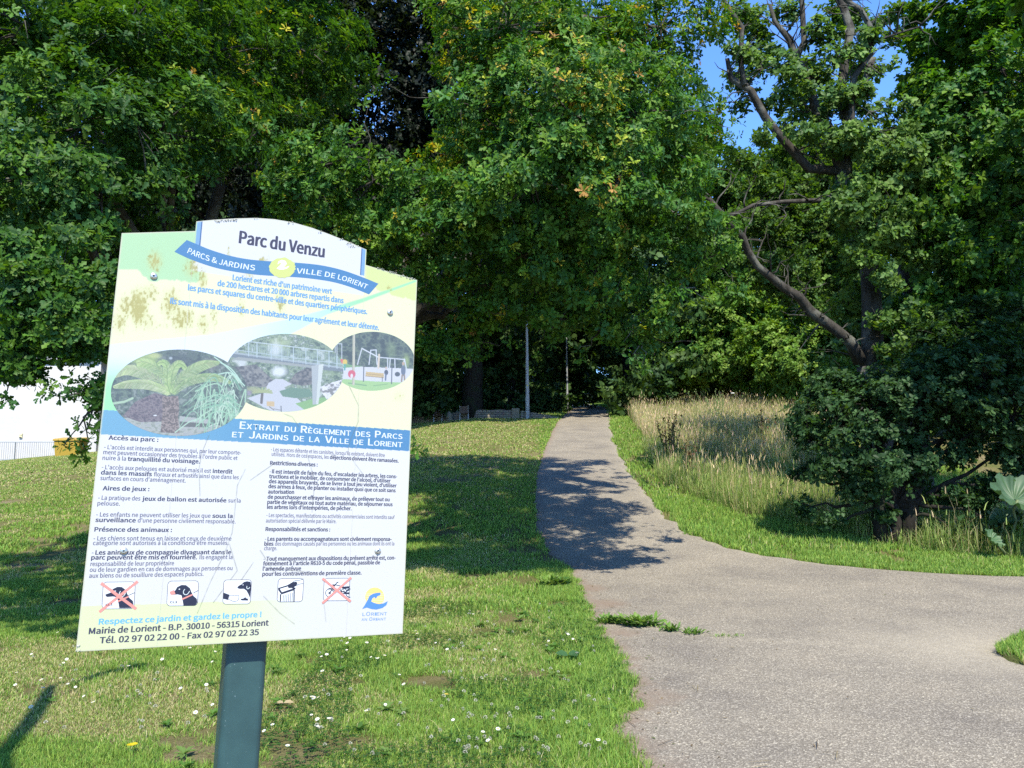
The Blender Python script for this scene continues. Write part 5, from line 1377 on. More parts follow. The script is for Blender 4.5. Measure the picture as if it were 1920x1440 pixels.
def sign_hardware():
    M_TEAL = mat('teal_paint', (.024, .058, .06, 1), .42, .4)
    n = noise(M_TEAL, 180, 2, .5); r = ramp(M_TEAL, n.outputs[0], [(.72, (.024, .058, .06)), (.78, (.13, .18, .19))])
    n2 = noise(M_TEAL, 5, 4, .6); r2 = ramp(M_TEAL, n2.outputs[0], [(.3, (.72, .74, .75)), (.5, (1, 1, 1)), (.72, (1.3, 1.28, 1.22))])
    lk(M_TEAL, mix(M_TEAL, 1.0, r.outputs[0], r2.outputs[0], 'MULTIPLY'), bsdf(M_TEAL).inputs['Base Color'])
    # rounded square post with a shallow raised front plate
    mb = MB(); px0, w = .49*BW, .1
    def rsq(hw, hd, r, cx, cz, y0, y1, name, k=5):
        pr = []
        for sx, sz, a0 in ((1, 1, 0), (-1, 1, 90), (-1, -1, 180), (1, -1, 270)):
            for j in range(k+1):
                a = R(a0 + 90*j/k); pr.append((cx + sx*(hw - r) + r*math.cos(a), cz + sz*(hd - r) + r*math.sin(a)))
        n_ = len(pr); V = [(x, y0, z) for x, z in pr] + [(x, y1, z) for x, z in pr]
        mb.add(V, [(j, (j+1) % n_, n_+(j+1) % n_, n_+j) for j in range(n_)] + [tuple(range(n_-1, -1, -1)), tuple(range(n_, 2*n_))])
    rsq(w/2, w/2, .016, px0, -.045 - w/2, -1.4, .9, 'post')
    me = bpy.data.meshes.new('post'); me.from_pydata([(x, y, z) for x, y, z in mb.v], [], mb.f); me.update(); me.materials.append(M_TEAL)
    bm = bmesh.new(); bm.from_mesh(me); bmesh.ops.recalc_face_normals(bm, faces=bm.faces); bm.to_mesh(me); bm.free()
    bput(bpy.data.objects.new('post', me))
    # two cross rails carrying the board
    for y in (.22, .9 - .08):
        mb2 = MB(); mb2.box((BW/2, y, -.0285), (BW*.9, .04, .031))
        me = bpy.data.meshes.new('rail'); me.from_pydata(mb2.v, [], mb2.f); me.update(); me.materials.append(M_TEAL)
        bput(bpy.data.objects.new('rail', me))
    M_STEEL = mat('screw_steel', (.55, .54, .5, 1), .35, .5, .85)
    M_HOLE = mat('socket_dark', (.03, .03, .03, 1), .6)
    for q in ((288, 518), (731, 586), (232, 1033), (708, 1033)):
        c = B(*q); mb3 = MB()
        mb3.lathe([(.0088, 0), (.0086, .0018), (.0072, .0038), (.005, .005), (.0034, .0054), (.0034, .003)], (c[0], c[1], .0007), 20)
        me = bpy.data.meshes.new('screw'); me.from_pydata(mb3.v, [], mb3.f); me.update(); me.materials.append(M_STEEL)
        s = bput(bpy.data.objects.new('screw', me))
        mb4 = MB(); mb4.lathe([(.0024, 0), (.0024, .0002)], (c[0], c[1], .0046), 6)
        me = bpy.data.meshes.new('socket'); me.from_pydata(mb4.v, [], mb4.f); me.update(); me.materials.append(M_HOLE)
        bput(bpy.data.objects.new('socket', me), s)
    # grey lichen tufts along the top edges
    M_LICH = mat('lichen', (.42, .42, .36, 1), .95, .1)
    rg = np.random.default_rng(17)
    spots = [(410, 413, 3.2, 22), (425, 412, 3, 26), (438, 411, 2.5, 16), (546, 416, 2.5, 12), (640, 447, 2, 8), (655, 455, 3, 18), (663, 460, 3, 18), (715, 499, 3, 14), (735, 508, 3, 18), (750, 515, 3, 16), (768, 520, 3, 18), (600, 433, 2, 6), (480, 409, 2, 5), (145, 1210, 2.5, 12), (148, 1218, 2, 10)]
    for (x, y, s_, n_) in spots:
        mb5 = MB()
        for k in range(n_):
            q = B(x + rg.normal()*s_*1.6, y + rg.uniform(-.5, 3.5)); q[1] = min(q[1], float(top_y(q[0])) + .0015)
            r_ = rg.uniform(.0008, .0024); c = np.array([q[0], q[1], rg.uniform(.0, .003)])
            pts = norm(rg.normal(size=(7, 3)))*r_*rg.uniform(.6, 1.2, (7, 1)) + c
            mb5.add(list(pts), [(0, 1, 2), (0, 2, 3), (0, 3, 4), (1, 2, 5), (2, 3, 5), (3, 4, 6), (4, 0, 6), (1, 5, 6)])
        me = bpy.data.meshes.new('lichen'); me.from_pydata(mb5.v, [], mb5.f); me.update(); me.materials.append(M_LICH)
        bput(bpy.data.objects.new('lichen', me), PANEL)
sign_hardware()

# ------------------------------------------------------------------ building, railing and yellow bin behind the left oak
def building():
    d = 41.0; m = mat('white_render', (.72, .72, .7, 1), .85, .2)
    g = nd(m, 'ShaderNodeNewGeometry'); mp = nd(m, 'ShaderNodeMapping'); mp.inputs['Scale'].default_value = (1, 1, 3.2); lk(m, g.outputs['Position'], mp.inputs['Vector'])
    n = noise(m, 3.2, 5, .6, vec=mp.outputs[0]); bump(m, n.outputs[0], .1, .03)
    r = ramp(m, n.outputs[0], [(.3, (.435, .432, .425)), (.7, (.455, .452, .445))]); lk(m, r.outputs[0], bsdf(m).inputs['Base Color'])
    br = nd(m, 'ShaderNodeTexBrick'); mp2 = nd(m, 'ShaderNodeMapping'); mp2.inputs['Rotation'].default_value = (R(90), 0, 0); tc2 = nd(m, 'ShaderNodeTexCoord'); lk(m, tc2.outputs['Object'], mp2.inputs['Vector']); lk(m, mp2.outputs[0], br.inputs['Vector'])
    br.inputs['Scale'].default_value = .8; br.inputs['Brick Width'].default_value = 3.2; br.inputs['Row Height'].default_value = 1.15; br.inputs['Mortar Size'].default_value = .006; br.inputs['Color1'].default_value = (1, 1, 1, 1); br.inputs['Color2'].default_value = (.96, .96, .97, 1); br.inputs['Mortar'].default_value = (.99, .99, .99, 1)
    n3 = noise(m, .5, 4, .6, vec=tc2.outputs['Object']); r3 = ramp(m, n3.outputs[0], [(.35, (.94, .94, .94)), (.6, (1, 1, 1))])
    lk(m, mix(m, 1.0, mix(m, 1.0, r.outputs[0], br.outputs[0], 'MULTIPLY'), r3.outputs[0], 'MULTIPLY'), bsdf(m).inputs['Base Color'])
    x1 = at(186, 760, d)[0]; x0 = x1 - 26; zt = at(100, 676, d)[2]; zb = float(ter(x1, d)) - 1.5
    root = empty('white_building', ((x0+x1)/2, d + 6, zb), 'plain white rendered building half hidden by the left oak', 'building')
    rl = np.array([(x0+x1)/2, d + 6, zb])
    mb = MB(); mb.box(np.array([(x0+x1)/2, d + 6, (zb+zt)/2]) - rl, (x1-x0, 12, zt-zb)); mb.build('wall', m, root)
    mg = mat('grey_fascia', (.3, .31, .32, 1), .5)
    mb = MB(); mb.box(np.array([(x0+x1)/2, d + 6, zt + .14]) - rl, (x1-x0+.5, 12.5, .28)); mb.build('roof', mg, root, bevel=.03)
    mb = MB(); mb.box(np.array([x1 - .06, d - .03, (zb+zt)/2]) - rl, (.12, .055, zt-zb-.02)); mb.build('corner_trim', mat('trim_white', (.4, .4, .4, 1), .6), root)
    pz = at(40, 817, d); mb = MB(); mb.box(np.array([pz[0], d - .05, pz[2]+.06]) - rl, (.16, .09, .12)); mb.box(np.array([pz[0], d - .04, pz[2] - .07]) - rl, (.16, .07, .1)); 
    lamp = mb.build('wall_light', mat('cream_plastic', (.6, .55, .32, 1), .5), root, bevel=.01)
    mb = MB(); mb.box(np.array([pz[0], d - .078, pz[2] - .09]) - rl, (.13, .01, .045)); mb.build('grille', mat('dark_grille', (.06, .06, .06, 1), .6), lamp)
building()
def railing():
    d = 39.0; M = mat('galvanised', (.3, .31, .32, 1), .5, .5, .4)
    xe = at(104, 840, d)[0]; L = 11.0; zt = at(100, 829, d)[2]; zb = at(100, 862, d)[2]
    root = empty('metal_railing', (xe - L/2, d, float(ter(xe - L/2, d))), 'grey metal railing with thin upright bars before the white wall', 'railing')
    r0 = np.array([xe - L/2, d, float(ter(xe - L/2, d))])
    for z, nm in ((zt, 'top_rail'), (zb, 'bottom_rail')):
        mb = MB(); mb.box(np.array([xe - L/2, d, z]) - r0, (L, .04, .04)); mb.build(nm, M, root)
    mb = MB(); n = int(L/.11)
    for i in range(1, n): mb.box(np.array([xe - L*i/n, d, (zt+zb)/2]) - r0, (.014, .014, zt-zb-.04))
    mb.build('bars', M, root)
    for i in range(6):
        x = xe - i*2.1; mb = MB(); zg = float(ter(x, d)); mb.box(np.array([x, d + .045, (zt+zg)/2 - .15]) - r0, (.05, .045, zt-zg+.3)); mb.build('post', M, root)
railing()
def yellow_bin():
    d = 38.4; p0, p1 = at(108, 853, d), at(158, 820, d); w = p1[0]-p0[0]; x = (p0[0]+p1[0])/2; zg = float(ter(x, d))
    root = empty('yellow_bin', (x, d, zg), 'yellow storage bin at the end of the grey railing', 'bin'); M = mat('yellow_plastic', (.3, .2, .02, 1), .45)
    h = p1[2] - zg
    me = MB(); a, b = w*.44, w*.5
    me.add([(-a, -.35, -.15), (a, -.35, -.15), (a, .35, -.15), (-a, .35, -.15), (-b, -.42, h-.2), (b, -.42, h-.2), (b, .42, h-.2), (-b, .42, h-.2)], [(3, 2, 1, 0), (4, 5, 6, 7), (0, 1, 5, 4), (1, 2, 6, 5), (2, 3, 7, 6), (3, 0, 4, 7)])
    me.build('body', M, root, bevel=.04)
    me = MB(); me.add([(-b-.04, -.48, h-.197), (b+.04, -.48, h-.197), (b+.04, .46, h-.197), (-b-.04, .46, h-.197), (-b-.02, -.46, h-.09), (b+.02, -.46, h-.09), (b+.02, .44, h+.02), (-b-.02, .44, h+.02)], [(3, 2, 1, 0), (4, 5, 6, 7), (0, 1, 5, 4), (1, 2, 6, 5), (2, 3, 7, 6), (3, 0, 4, 7)])
    me.build('lid', M, root, bevel=.03)
yellow_bin()

# ------------------------------------------------------------------ lamp posts, stone wall, seats, barrier
def lamp_post(px, py, d, h, label, r=.1, sticker=True, tone=1.0):
    p = at(px, py, d); z = float(ter(p[0], d)); M = mat('pale_grey_pole', (.42, .43, .43, 1), .5)
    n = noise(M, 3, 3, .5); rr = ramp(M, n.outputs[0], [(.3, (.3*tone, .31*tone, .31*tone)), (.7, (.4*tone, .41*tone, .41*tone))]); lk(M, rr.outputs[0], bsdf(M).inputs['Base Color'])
    root = empty('lamp_post', (p[0], d, z), label, 'lamp post', 'lamp posts along the path')
    mb = MB(); mb.tube([(0, 0, -.2), (0, 0, 1.2), (0, 0, 1.22), (-.03, 0, h)], [r, r, r*.92, r*.55], 16); mb.build('pole', M, root, smooth=False)
    mb = MB(); mb.tube([(-.03, 0, h), (-.04, -.1, h+.12), (-.05, -.5, h+.2), (-.05, -.9, h+.2)], [.035, .035, .03, .03], 8); arm = mb.build('arm', M, root)
    mb = MB(); mb.lathe([(.06, .06), (.2, .03), (.24, -.02), (.22, -.05), (.05, -.07)], (-.05, -.95, h+.2), 16); mb.build('lamp_head', mat('lamp_grey', (.2, .2, .2, 1), .4), root)
    if sticker:
        mb = MB(); mb.box((.0, -r*.94 - .004, 1.72), (.07, .008, .09)); mb.build('sticker', mat('yellow_sticker', (.6, .55, .15, 1), .5), root)
    mb = MB(); mb.box((0, -r - .004, .6), (.09, .012, .35)); mb.build('access_door', M, root)
lamp_post(989, 785, float(ground(989, 785)[1]), 5.6, 'pale grey lamp post at the lawn edge with a small yellow sticker', .105)
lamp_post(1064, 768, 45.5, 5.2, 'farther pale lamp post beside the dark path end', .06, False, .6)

def stone_wall():
    d = float(ground(870, 786)[1]); M = mat('rubble_stone', (.2, .17, .13, 1), .9)
    tc = nd(M, 'ShaderNodeTexCoord'); br = nd(M, 'ShaderNodeTexBrick'); mp = nd(M, 'ShaderNodeMapping'); mp.inputs['Rotation'].default_value = (R(90), 0, 0)
    lk(M, tc.outputs['Object'], mp.inputs['Vector']); lk(M, mp.outputs[0], br.inputs['Vector'])
    br.inputs['Scale'].default_value = 2.2; br.inputs['Mortar Size'].default_value = .025; br.inputs['Color1'].default_value = (.17, .14, .1, 1); br.inputs['Color2'].default_value = (.26, .22, .16, 1); br.inputs['Mortar'].default_value = (.05, .045, .04, 1)
    n = noise(M, 6, 5, .7); lk(M, mix(M, .5, br.outputs[0], n.outputs[1], 'OVERLAY'), bsdf(M).inputs['Base Color']); bump(M, br.outputs[1], -.6, .03)
    a, b = at(700, 790, d), at(962, 790, d); x0, x1 = a[0], b[0]; root = empty('stone_wall', ((x0+x1)/2, d, float(ter((x0+x1)/2, d))), 'low rubble stone wall behind the park seats', 'wall'); r0 = np.array(root.location)
    V = []; k = 24
    for i in range(k+1):
        x = x0 + (x1-x0)*i/k; z = float(ter(x, d)); h = .34 + .1*i/k + .02*math.sin(i*2.1)
        V += [(x, d-.2, z-.4), (x, d-.17, z+h), (x, d+.25, z+h+.02), (x, d+.25, z-.4)]
    mb = MB(); mb.add(np.array(V) - r0, [(4*i+j, 4*i+(j+1) % 4, 4*i+4+(j+1) % 4, 4*i+4+j)[::-1] for i in range(k) for j in range(4)] + [(0, 1, 2, 3), (4*k+3, 4*k+2, 4*k+1, 4*k)]); mb.build('wall', M, root)
    x = x1 + .13; z = float(ter(x, d)); mb = MB(); mb.box(np.array([x, d, z + .16]) - r0, (.4, .5, .7)); mb.build('pillar', mat('pale_stone', (.2, .17, .12, 1), .9), root, bevel=.03)
    V = []; k = 14
    for i in range(k+1):
        x = x1 + .4 + 2.0*i/k; z = float(ter(x, d)); h = .4 - .34*i/k
        V += [(x, d-.18, z-.4), (x, d-.15, z+h), (x, d+.25, z+h), (x, d+.25, z-.4)]
    mb = MB(); mb.add(np.array(V) - r0, [(4*i+j, 4*i+(j+1) % 4, 4*i+4+(j+1) % 4, 4*i+4+j)[::-1] for i in range(k) for j in range(4)] + [(0, 1, 2, 3), (4*k+3, 4*k+2, 4*k+1, 4*k)]); mb.build('wall_end', M, root)
stone_wall()

def seats():
    MW = mat('brown_slats', (.1, .055, .035, 1), .6); MS = mat('seat_steel', (.4, .4, .4, 1), .45, .5, .5)
    d = float(ground(840, 790)[1])
    def place(px, label, proto=None):
        p = at(px, 790, d); loc = (p[0], d, float(ter(p[0], d)))
        root = empty('park_seat', loc, label, 'seat', 'park seats by the stone wall'); root.scale = (.85, .85, .85)
        if proto:
            for ch in list(proto.children):
                c = ch.copy(); COL.objects.link(c); c.parent = root
            return root
        # seen from behind: backrest towards the camera, seat facing the wall
        for i in range(6):
            mb = MB(); mb.box((0, -.1 - .012*i, .42 + .072*i), (.46, .025, .062)); mb.build('back_slat', MW, root)
        for i in range(5):
            mb = MB(); mb.box((0, -.04 + .09*i, .4), (.46, .075, .025)); mb.build('seat_slat', MW, root)
        for s in (-1, 1):
            mb = MB(); mb.tube(smooth([(s*.25, -.16, -.05), (s*.25, -.11, .2), (s*.25, -.06, .4), (s*.25, -.13, .65), (s*.25, -.2, .88)], 14), .022, 8); mb.build('rear_frame', MS, root)
            mb = MB(); mb.tube(smooth([(s*.25, .42, -.05), (s*.25, .38, .2), (s*.25, .34, .39), (s*.25, -.06, .4)], 14), .02, 8); mb.build('leg', MS, root)
            mb = MB(); mb.tube([(s*.25, -.1, .62), (s*.25, .2, .63), (s*.25, .34, .4)], .016, 8); mb.build('armrest', MS, root)
        return root
    s1 = place(821, 'slatted brown seat with steel sides nearer the sign')
    place(870, 'slatted brown seat between the pale stone and the lamp post', s1)
    p = at(842, 790, d); rg = np.random.default_rng(4); z = float(ter(p[0], d))
    me = bpy.data.meshes.new('stone_block'); bm = bmesh.new(); bmesh.ops.create_icosphere(bm, subdivisions=3, radius=.2)
    for v in bm.verts:
        f = 1 + .18*(float(vnoise(v.co.x*9+5, v.co.y*9+v.co.z*7, 2)) - .5); v.co = Vector((v.co.x*.8*f, v.co.y*.8*f, max(-.1, min(.5, v.co.z*1.6*f + .2))))
    bm.to_mesh(me); bm.free(); me.materials.append(bpy.data.materials['pale_stone'])
    o = link(bpy.data.objects.new('stone_block', me)); o.location = (p[0], d, z); tag(o, 'short pale upright stone between the two seats', 'stone')
seats()

def barrier():
    d = 52.0; p = at(1100, 764, d); z = float(ter(p[0], d)); root = empty('hoop_barrier', (p[0], d, z), 'small pale metal hoop barrier at the far end of the path', 'barrier'); M = mat('pale_metal', (.5, .5, .48, 1), .5)
    mb = MB(); mb.tube(smooth([(-.2, 0, -.1), (-.2, 0, .5), (-.17, 0, .85), (0, 0, .95), (.3, .2, .95), (.45, .3, .85), (.48, .3, .4), (.48, .3, -.1)], 30), .045, 8); mb.build('hoop', M, root, smooth=True)
    mb = MB(); mb.tube([(-.2, 0, .45), (.48, .3, .45)], .03, 8); mb.build('crossbar', M, root)
barrier()

# ------------------------------------------------------------------ small plants
def flowers():
    rg = np.random.default_rng(61)
    # daisy: ring of petals, yellow centre, stem
    MP = mat('daisy_petal', (.62, .62, .6, 1), .6); MY = mat('daisy_eye', (.6, .42, .03, 1), .7); MG = mat('flower_stem', (.06, .12, .02, 1), .7)
    V, Fs, mi = [], [], []
    n = 14
    for k in range(n):
        a = 2*math.pi*k/n; w_ = .16
        b = len(V)
        for r_, dw, z in ((.003, .5, .0), (.0085, 1, .0012), (.0115, .6, .0008)):
            for s in (-1, 1): V.append((r_*math.cos(a + s*w_*dw), r_*math.sin(a + s*w_*dw), .035 + z))
        Fs += [(b, b+1, b+3, b+2), (b+2, b+3, b+5, b+4)]; mi += [0, 0]
    b = len(V)
    for j in range(10): V.append((.0042*math.cos(j*.628), .0042*math.sin(j*.628), .0358))
    V.append((0, 0, .038)); Fs += [(b+j, b+(j+1) % 10, b+10) for j in range(10)]; mi += [1]*10
    b = len(V)
    for z in (0, .035):
        for j in range(3): V.append((.0008*math.cos(j*2.09), .0008*math.sin(j*2.09), z))
    Fs += [(b+j, b+(j+1) % 3, b+3+(j+1) % 3, b+3+j) for j in range(3)]; mi += [2]*3
    me = bpy.data.meshes.new('daisy'); me.from_pydata(V, [], Fs); me.update()
    for m in (MP, MY, MG): me.materials.append(m)
    me.polygons.foreach_set('material_index', mi)
    px = [(185,1229),(126,1250),(119,1258),(112,1287),(140,1304),(128,1299),(161,1322),(177,1335),(341,1306),(386,1300),(401,1337),(367,1354),(401,1235),(400,1256),(356,1228),(78,1308),(59,1341),(31,1276),(657,1209),(647,1205),(653,1219),(679,1203),(687,1217),(650,1232),(720,1243),(604,1245),(612,1240),(698,1247),(704,1249),(710,1249),(606,1271),(584,1326),(590,1323),(598,1325),(584,1358),(612,1367),(618,1366),(597,1369),(593,1380),(512,1380),(499,1390),(538,1419),(688,1353),(721,1339),(747,1282),(780,1197),(782,1202),(784,1211),(818,1218),(840,1229),(927,1233),(888,1163),(851,1367),(904,1394),(932,1387),(918,1410),(1121,1409),(1063,1202),(1075,1212),(1030,1216),(80,1290),(30,1300),(262,1180),(110,1198),(240,1265),(60,1240),(305,1250),(760,1300)]
    for i, (x, y) in enumerate(px):
        p = ground(x, y); o = link(bpy.data.objects.new('daisy', me)); o.location = (p[0], p[1], float(ter(p[0], p[1])) + .022 + rg.uniform(0, .012))
        o.rotation_euler = (rg.uniform(.05, .55), rg.uniform(-.35, .35), rg.uniform(-.5, .5)); s = rg.uniform(.85, 1.3); o.scale = (s, s, 1)
        tag(o, 'small white daisy with a yellow eye in the sunlit lawn near the board', 'daisy', 'white daisies in the lawn')
    # clover heads
    V, Fs = [], []
    for k in range(46):
        u = norm(rg.normal(size=3)); u[2] = abs(u[2])*1.0 - .25; u = norm(u); c = u*.0075 + np.array([0, 0, .045]); t = norm(np.cross(u, rg.normal(size=3)))*.0022; b = len(V)
        V += [tuple(c - t), tuple(c + t), tuple(c + u*.005 + t*.6), tuple(c + u*.005 - t*.6)]; Fs.append((b, b+1, b+2, b+3))
    b = len(V)
    for z in (0, .043):
        for j in range(3): V.append((.0009*math.cos(j*2.09), .0009*math.sin(j*2.09), z))
    Fs += [(b+j, b+(j+1) % 3, b+3+(j+1) % 3, b+3+j) for j in range(3)]
    mc = bpy.data.meshes.new('clover_flower'); mc.from_pydata(V, [], Fs); mc.update(); mc.materials.append(mat('clover_white', (.3, .3, .23, 1), .8)); mc.materials.append(MG)
    mc.polygons.foreach_set('material_index', [0]*46 + [1]*3)
    pts = []
    while len(pts) < 110:
        x, y = rg.uniform(790, 1160), rg.uniform(1130, 1436)
        p = ground(x, y)
        if not on_path(p[0], p[1], -.1): pts.append(p)
    for q in range(26):
        p = ground(rg.uniform(60, 420), rg.uniform(1240, 1400)); pts.append(p)
    for q in range(24):
        pts.append(ground(rg.uniform(560, 770), rg.uniform(1215, 1436)))
    for i, p in enumerate(pts):
        o = link(bpy.data.objects.new('clover_flower', mc)); o.location = (p[0], p[1], float(ter(p[0], p[1])) + .012 + rg.uniform(0, .015)); s = rg.uniform(.7, 1.2); o.scale = (s, s, 1); o.rotation_euler = (rg.uniform(-.4, .4), rg.uniform(-.4, .4), rg.uniform(0, 6))
        tag(o, 'round creamy white clover head standing among the lawn grass', 'clover', 'white clover heads in the lawn')
    # white clover on the verge right of the path
    for i in range(60):
        x = rg.uniform(1200, 1330); y = rg.uniform(862, 960); p = ground(x, y)
        if on_path(p[0], p[1], -.15) or p[0] > xr(p[1]) + 1.6: continue
        o = link(bpy.data.objects.new('clover_flower', mc)); o.location = (p[0], p[1], float(ter(p[0], p[1])) + .05); s = rg.uniform(1.2, 1.8); o.scale = (s, s, 1.1)
        tag(o, 'white clover head in the green verge right of the path', 'clover', 'white clover heads on the verge')
    # clover leaves, low and dark, as ground cover
    Ls = []; n = 9000
    cx = rg.uniform(-1.6, 1.6, n*3); cy = rg.uniform(3.4, 9, n*3); k = (fbm(cx*1.4+9, cy*1.4, 14) > .5) & (cx < xl(cy) + .05) & (cx > -.4*cy); cx, cy = cx[k][:n], cy[k][:n]; n = len(cx)
    P = np.stack([cx, cy, ter(cx, cy) + rg.uniform(.025, .05, n)], 1); P = np.repeat(P, 3, 0); az = np.tile(np.arange(3)*2.094, n) + np.repeat(rg.uniform(0, 6, n), 3)
    A = np.stack([np.cos(az), np.sin(az), np.full(3*n, .15)], 1); N = norm(np.array([0, 0, 1.0]) + rg.normal(size=(3*n, 3))*.3)
    T = (np.array([(0, 0, 0), (.6, .45, .05), (1, .25, 0), (.9, 0, 0), (1, -.25, 0), (.6, -.45, .05)]), np.array([(0, 3, 1), (1, 3, 2), (0, 5, 3), (5, 4, 3)]))
    V, Fa, C = leaves(P, A, N, np.full(3*n, .013), T, np.repeat(pick(rg, n, [(.035, .1, .018), (.05, .12, .02), (.04, .09, .025)]), 3, 0))
    o = link(bpy.data.objects.new('clover_leaves', np_mesh('clover_leaves', V, Fa, M_BLADE, C))); tag(o, 'low dark green clover leaves in the lawn', 'clover', kind='stuff')
flowers()

def weeds():
    rg = np.random.default_rng(71)
    ST = (np.array([(0, -.05, 0), (0, .05, 0), (.35, .1, .06), (.35, -.1, .06), (.75, .08, .03), (.75, -.08, .03), (1, 0, -.04)]), np.array([(0, 1, 2), (0, 2, 3), (3, 2, 4), (3, 4, 5), (5, 4, 6)]))
    for (px, py, w, n, L, lab) in [(1148,1172,.16,90,.1,'low green weeds spreading from the lawn into the path joint'), (1200,1177,.13,110,.13,'tallest ribbed plantain tuft growing in the path joint'), (1258,1187,.07,50,.08,'small plantain tuft in the middle of the path joint'), (1298,1192,.09,44,.06,'flat strip of weeds at the thin end of the path joint'), (1360,1198,.15,40,.03,'thin green moss line trailing off along the path joint'), (1040,1100,.14,80,.14,'ragged grass tuft at the shaded path edge')]:
        p = ground(px, py); b = np.array([p[0], p[1], float(ter(p[0], p[1])) + .02])
        L *= 1.35; n = int(n*1.4); off = np.stack([rg.normal(size=n)*w*.55, rg.normal(size=n)*.03, np.zeros(n)], 1); az = rg.uniform(0, 6.28, n)
        A = np.stack([np.cos(az), np.sin(az), rg.uniform(.25, 1.2, n)], 1); N = norm(np.stack([-np.cos(az)*.5, -np.sin(az)*.5, np.ones(n)], 1) + rg.normal(size=(n, 3))*.2)
        V, Fa, C = leaves(off, A, N, L*rg.uniform(.5, 1.1, n), ST, pick(rg, n, [(.12, .22, .04), (.15, .26, .05), (.09, .18, .04), (.19, .27, .08)]))
        o = link(bpy.data.objects.new('weed_tuft', np_mesh('weed_tuft', V, Fa, M_BLADE, C))); o.location = b; tag(o, lab, 'weed', 'weeds in the path joint')
    # single broad leaf and dead leaf in the lawn
    def rosette(name, px, py, L, n, col, lab, cat, tilt=.3, z=.03, wide=.36):
        p = ground(px, py); b = (p[0], p[1], float(ter(p[0], p[1])) + z); az = np.arange(n)*2.4 + .5
        A = np.stack([np.cos(az), np.sin(az), np.full(n, tilt)], 1); N = norm(np.array([0, -.2, 1.0]) + rg.normal(size=(n, 3))*.15)
        V, Fa, C = leaves(np.zeros((n, 3)), A, N, L*rg.uniform(.8, 1.1, n), kite_template(wide), np.tile(col, (n, 1))); o = link(bpy.data.objects.new(name, np_mesh(name, V, Fa, M_LEAF, C))); o.location = b; tag(o, lab, cat)
    rosette('dock_plant', 1066, 1240, .11, 3, (.05, .12, .05), 'broad rounded dock leaves lying in the lawn by the path', 'plant', .35, .04, .42)
    rosette('dock_plant', 1055, 1098, .16, 5, (.05, .13, .03), 'leafy dock plant at the corner of lawn and path', 'plant', .5, .04, .3)
    rosette('fallen_leaf', 531, 1333, .07, 2, (.42, .34, .2), 'pale dry fallen oak leaf right of the teal post', 'leaf', .1, .045, .4)
    rosette('fallen_leaf', 831, 1318, .05, 1, (.5, .4, .08), 'single yellow fallen leaf on the lawn', 'leaf', .1, .05, .3)
    rosette('dandelion', 247, 1416, .03, 6, (.5, .4, .02), 'yellow flower near the bottom of the lawn left of the post', 'flower', .5, .05, .4)
weeds()

def lawn_weeds():
    rg = np.random.default_rng(95); n = 260
    x = rg.uniform(-3.5, 1.3, n); y = rg.uniform(3.5, 9, n); k = (x < xl(y) - .05) & (np.abs(x) < .72*y) & ((x > xl(y) - .9) | (rg.uniform(0, 1, n) < .4)); x, y = x[k], y[k]; n = len(x)
    m = 8; P = np.repeat(np.stack([x, y, ter(x, y) + .02], 1), m, 0); az = np.tile(np.arange(m)*2.4, n) + np.repeat(rg.uniform(0, 6, n), m)
    A = np.stack([np.cos(az), np.sin(az), rg.uniform(.15, .9, n*m)], 1); N = norm(np.array([0, 0, 1.0]) - .5*A*np.array([1, 1, 0]) + rg.normal(size=(n*m, 3))*.12)
    V, Fa, C = leaves(P, A, N, np.repeat(rg.uniform(.03, .085, n), m)*rg.uniform(.7, 1.1, n*m), kite_template(.2), np.repeat(pick(rg, n, [(.07, .16, .03), (.09, .19, .035), (.06, .13, .03), (.12, .2, .05)]), m, 0))
    o = link(bpy.data.objects.new('lawn_weeds', np_mesh('lawn_weeds', V, Fa, M_BLADE, C))); tag(o, 'flat rosettes of broad leaved weeds in the lawn', 'weeds', kind='stuff')
lawn_weeds()

def litter():
    rg = np.random.default_rng(91); P, A, N, L, C = [], [], [], [], []
    n = 480; y = rg.uniform(3.6, 16, n)**1.0; e = rg.uniform(0, 1, n); x = np.where(e < .75, xl(y) + np.abs(rg.normal(size=n))*.28, xl(y) + rg.uniform(0, 4, n)); k = on_path(x, y, .0); x, y = x[k], y[k]; n = len(x)
    P = np.stack([x, y, ter(x, y) + .03], 1); a = rg.uniform(0, 6.28, n); A = np.stack([np.cos(a), np.sin(a), rg.normal(size=n)*.12], 1); N = norm(np.array([0, 0, 1.0]) + rg.normal(size=(n, 3))*.25)
    V, Fa, C = leaves(P, A, N, rg.uniform(.008, .035, n), kite_template(.18), pick(rg, n, [(.15, .11, .07), (.2, .15, .09), (.12, .09, .06), (.24, .2, .12), (.1, .12, .04)]))
    mb_v = [V]; fs = [Fa]; cs = [C]; s_ = len(V)
    for i in range(70):                                    # thin twigs and dry stalks
        yy = rg.uniform(4, 12); xx = float(xl(yy)) + abs(rg.normal())*.5; a = rg.uniform(0, 3.14); l = rg.uniform(.04, .16); d = np.array([math.cos(a), math.sin(a)]); w = np.array([-d[1], d[0]])*.0022
        q = [np.array([xx, yy]) - w, np.array([xx, yy]) + w, np.array([xx, yy]) + d*l + w, np.array([xx, yy]) + d*l - w]
        mb_v.append(np.array([[p[0], p[1], float(ter(p[0], p[1])) + .034] for p in q])); fs.append(np.array([[0, 1, 2], [0, 2, 3]]) + s_); cs.append(np.tile([(.09, .065, .045), (.3, .25, .15)][i % 2], (4, 1))); s_ += 4
    o = link(bpy.data.objects.new('leaf_litter', np_mesh('leaf_litter', np.concatenate(mb_v), np.concatenate(fs), M_BLADE, np.concatenate(cs)))); tag(o, 'dry leaf bits and twigs scattered along the path edge', 'litter', kind='stuff')
litter()

